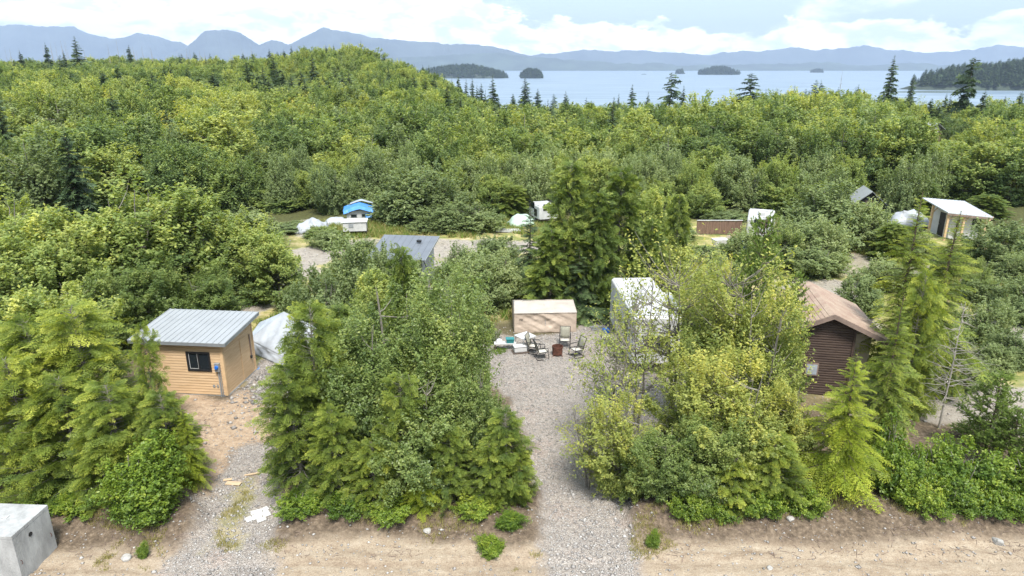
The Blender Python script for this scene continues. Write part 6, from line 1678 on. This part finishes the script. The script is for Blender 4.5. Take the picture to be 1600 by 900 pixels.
def twigs(n, region, seed):
    """dead twigs and bark litter on the bank"""
    rs = np.random.RandomState(seed); X = rs.uniform(region[0], region[1], n * 2); Y = rs.uniform(region[2], region[3], n * 2)
    grav, gl, gb, sand, road, field = masks(X, Y)
    k = (grav < .3) & (gl < .3) & (fbm(X / 1.2, Y / 1.2, 3) > .45); X = X[k][:n]; Y = Y[k][:n]; m = len(X)
    p = np.stack([X, Y, ground_height(X, Y) + .012], 1); a = rs.uniform(0, 2 * PI, m); l = rs.uniform(.03, .16, m)
    d = np.stack([np.cos(a), np.sin(a), rs.normal(size=m) * .15], 1) * l[:, None]; w = np.stack([-np.sin(a), np.cos(a), 0 * a], 1) * rs.uniform(.003, .009, m)[:, None]
    up = np.array([[0, 0, .008]])
    V = np.stack([p - d - w, p + d - w, p + d + w, p - d + w, p - d + up, p + d + up], 1).reshape(-1, 3)
    f = np.array([(0, 1, 5, 4), (3, 4, 5, 2), (0, 3, 2, 1)]); F = (f[None] + 6 * np.arange(m)[:, None, None]).reshape(-1, 4)
    tag(link('twig_litter', mesh_np('twig_litter', V, F, M['fascia'])), kind='stuff')
twigs(1700, (-20, 24, 16.9, 20.5), 3)
twigs(500, (-13, -8, 22, 31), 4)

def rubble():
    rs = np.random.RandomState(9); n = 900
    X = rs.normal(-11.0, 1.3, n); Y = rs.normal(28.6, 1.4, n); k = X > -12.4 + .1 * (Y - 28); X = X[k]; Y = Y[k]; n = len(X); Z = ground_height(X, Y); s = .03 + .12 * rs.rand(n) ** 3
    base = np.array([(1, 0, 0), (0, 1, 0), (-1, 0, 0), (0, -1, 0), (0, 0, .7), (.1, .1, -.5)], float)
    V = base[None] * (0.6 + 0.8 * rs.rand(n, 6, 1)) * s[:, None, None] + np.stack([X, Y, Z + s * .2], 1)[:, None]
    f = np.array([(0, 1, 4), (1, 2, 4), (2, 3, 4), (3, 0, 4), (1, 0, 5), (2, 1, 5), (3, 2, 5), (0, 3, 5)]); F = (f[None] + 6 * np.arange(n)[:, None, None]).reshape(-1, 3)
    tag(link('rubble', mesh_np('rubble', V.reshape(-1, 3), F, M['stone'], tint=np.repeat(.4 + rs.normal(size=n) * .25, 8))), kind='stuff')
rubble()

def grass(name, polys, n, hmin, hmax, mt, seed, blade=.012, per=9, yr=None):
    rs = np.random.RandomState(seed); lo = np.min([p.min(0) for p in polys], 0) - 1; hi = np.max([p.max(0) for p in polys], 0) + 1
    X = rs.uniform(lo[0], hi[0], n * 6); Y = rs.uniform(lo[1], hi[1], n * 6)
    d = np.maximum.reduce([sdist(p, X, Y) for p in polys]) + (fbm(X / .8, Y / .8, 3) - .5) * 1.2
    k = (d > 0) & (fbm(X / 1.3 + 5, Y / 1.3, 3) > .42); X = X[k][:n]; Y = Y[k][:n]; n = len(X)
    if not n: return
    Z = ground_height(X, Y) - .01
    X = np.repeat(X, per); Y = np.repeat(Y, per); Z = np.repeat(Z, per); m = n * per
    b = np.stack([X + rs.normal(size=m) * .05, Y + rs.normal(size=m) * .05, Z], 1)
    h = rs.uniform(hmin, hmax, m); a = rs.uniform(0, 2 * PI, m)
    wd = np.stack([np.cos(a), np.sin(a), 0 * a], 1) * blade
    tip = b + np.stack([rs.normal(size=m) * .35 * h, rs.normal(size=m) * .35 * h, h], 1)
    V = np.stack([b - wd, tip, b + wd], 1).reshape(-1, 3); F = np.arange(3 * m).reshape(-1, 3)
    tag(link(name, mesh_np(name, V, F, M[mt], tint=rs.normal(size=m) * .2 + .45)), kind='stuff')
G_ = [poly([(768, 548), (800, 532), (860, 522), (925, 500), (960, 490), (965, 500), (930, 508), (880, 522), (838, 536), (800, 545), (775, 556)])]
grass('green_grass', G_, 2600, .05, .14, 'greengrass', 1)
D_ = [poly([(335, 850), (372, 852), (395, 780), (393, 740), (372, 760), (348, 810)]), poly([(395, 860), (425, 870), (470, 835), (440, 820), (405, 835)]), poly([(150, 880), (240, 890), (265, 840), (230, 830), (170, 850)]),
      poly([(795, 880), (850, 880), (852, 840), (812, 845)]), poly([(985, 870), (1040, 872), (1030, 800), (990, 790)])]
grass('dry_grass', D_, 3000, .04, .13, 'drygrass', 2, .010)
B_ = [poly([(1040, 822), (1640, 800), (1640, 835), (1300, 800), (1200, 822), (1060, 835)]), poly([(440, 812), (760, 812), (760, 835), (440, 835)]), poly([(60, 800), (240, 820), (200, 850), (80, 825)])]
grass('dry_grass', B_, 1600, .05, .2, 'drygrass', 3, .010)
F_ = [poly([(735, 512), (740, 496), (800, 490), (960, 478), (960, 492), (800, 505)]), poly([(1380, 425), (1560, 440), (1640, 500), (1560, 500), (1500, 450)]), poly([(470, 350), (620, 338), (800, 345), (1080, 350), (1080, 372), (700, 372), (520, 372)]),
      poly([(400, 520), (520, 420), (740, 430), (760, 490), (560, 540), (440, 560)]), poly([(1300, 430), (1400, 440), (1400, 480), (1340, 440)]), poly([(1340, 370), (1500, 395), (1640, 420), (1640, 460), (1480, 432), (1330, 395)])]
grass('dry_grass', F_, 9000, .15, .5, 'drygrass', 4, .03, 7)
grass('green_grass', F_, 7000, .15, .55, 'greengrass', 5, .03, 7)

def boulder(px, py, s, label, mt='rock', seed=0):
    c = gp(px, py, .2); rs = np.random.RandomState(seed + 5)
    import bmesh
    bm = bmesh.new(); bmesh.ops.create_icosphere(bm, subdivisions=3, radius=1)
    dd = [(Vector(rs.normal(size=3)).normalized(), rs.uniform(.55, .95)) for _ in range(9)]
    for v in bm.verts:
        p = v.co.copy()
        for n_, d_ in dd:
            q = p.dot(n_)
            if q > d_: p -= n_ * (q - d_) * .85
        v.co = Vector((p.x * s, p.y * s * .85, p.z * s * .65))
    me = bpy.data.meshes.new('boulder'); bm.to_mesh(me); bm.free(); me.materials.append(M[mt])
    o = link('boulder', me); o.location = (c.x, c.y, G1(c.x, c.y) + s * .2); o.rotation_euler = (0, 0, rs.uniform(0, 6))
    tag(o, label, 'rock')
boulder(196, 866, .17, 'pale rounded boulder below the dense dark shrub', seed=1)
boulder(112, 802, .17, 'pale boulder half under the cedars behind the tank', seed=2)
boulder(1234, 817, .15, 'white rock on the bank left of the bright hemlock', seed=3)
boulder(1452, 806, .13, 'white rock on the bank right of the bright hemlock', seed=4)
boulder(1474, 812, .14, 'second white rock on the right bank, nearer the edge', seed=5)
boulder(1204, 880, .10, 'small pale rock lying on the dirt road', seed=6)
boulder(668, 828, .15, 'grey rock under the middle clump', seed=7)
boulder(1560, 838, .20, 'flat pale rock set in the road bank at lower right', seed=8)
boulder(405, 600, .16, 'rock in the rubble right of the pine cabin', seed=9)
boulder(1575, 782, .14, 'rock among the low shrubs at the right edge', seed=10)

# ------------------------------------------------------------------ air
def haze():
    S = 13600
    m = bpy.data.materials.new('air_haze'); m.use_nodes = True; nt = m.node_tree; nt.nodes.clear()
    out = nt.nodes.new('ShaderNodeOutputMaterial'); v = nt.nodes.new('ShaderNodeVolumePrincipled')
    v.inputs['Color'].default_value = (0.46, 0.55, 0.71, 1); v.inputs['Density'].default_value = HAZE; v.inputs['Anisotropy'].default_value = 0.1
    nt.links.new(v.outputs[0], out.inputs['Volume'])
    o = MB().box(-S, S, -120, S, SEA - 60, 780).build('haze', m); tag(o, kind='stuff')
HAZE = 0.00010
haze()
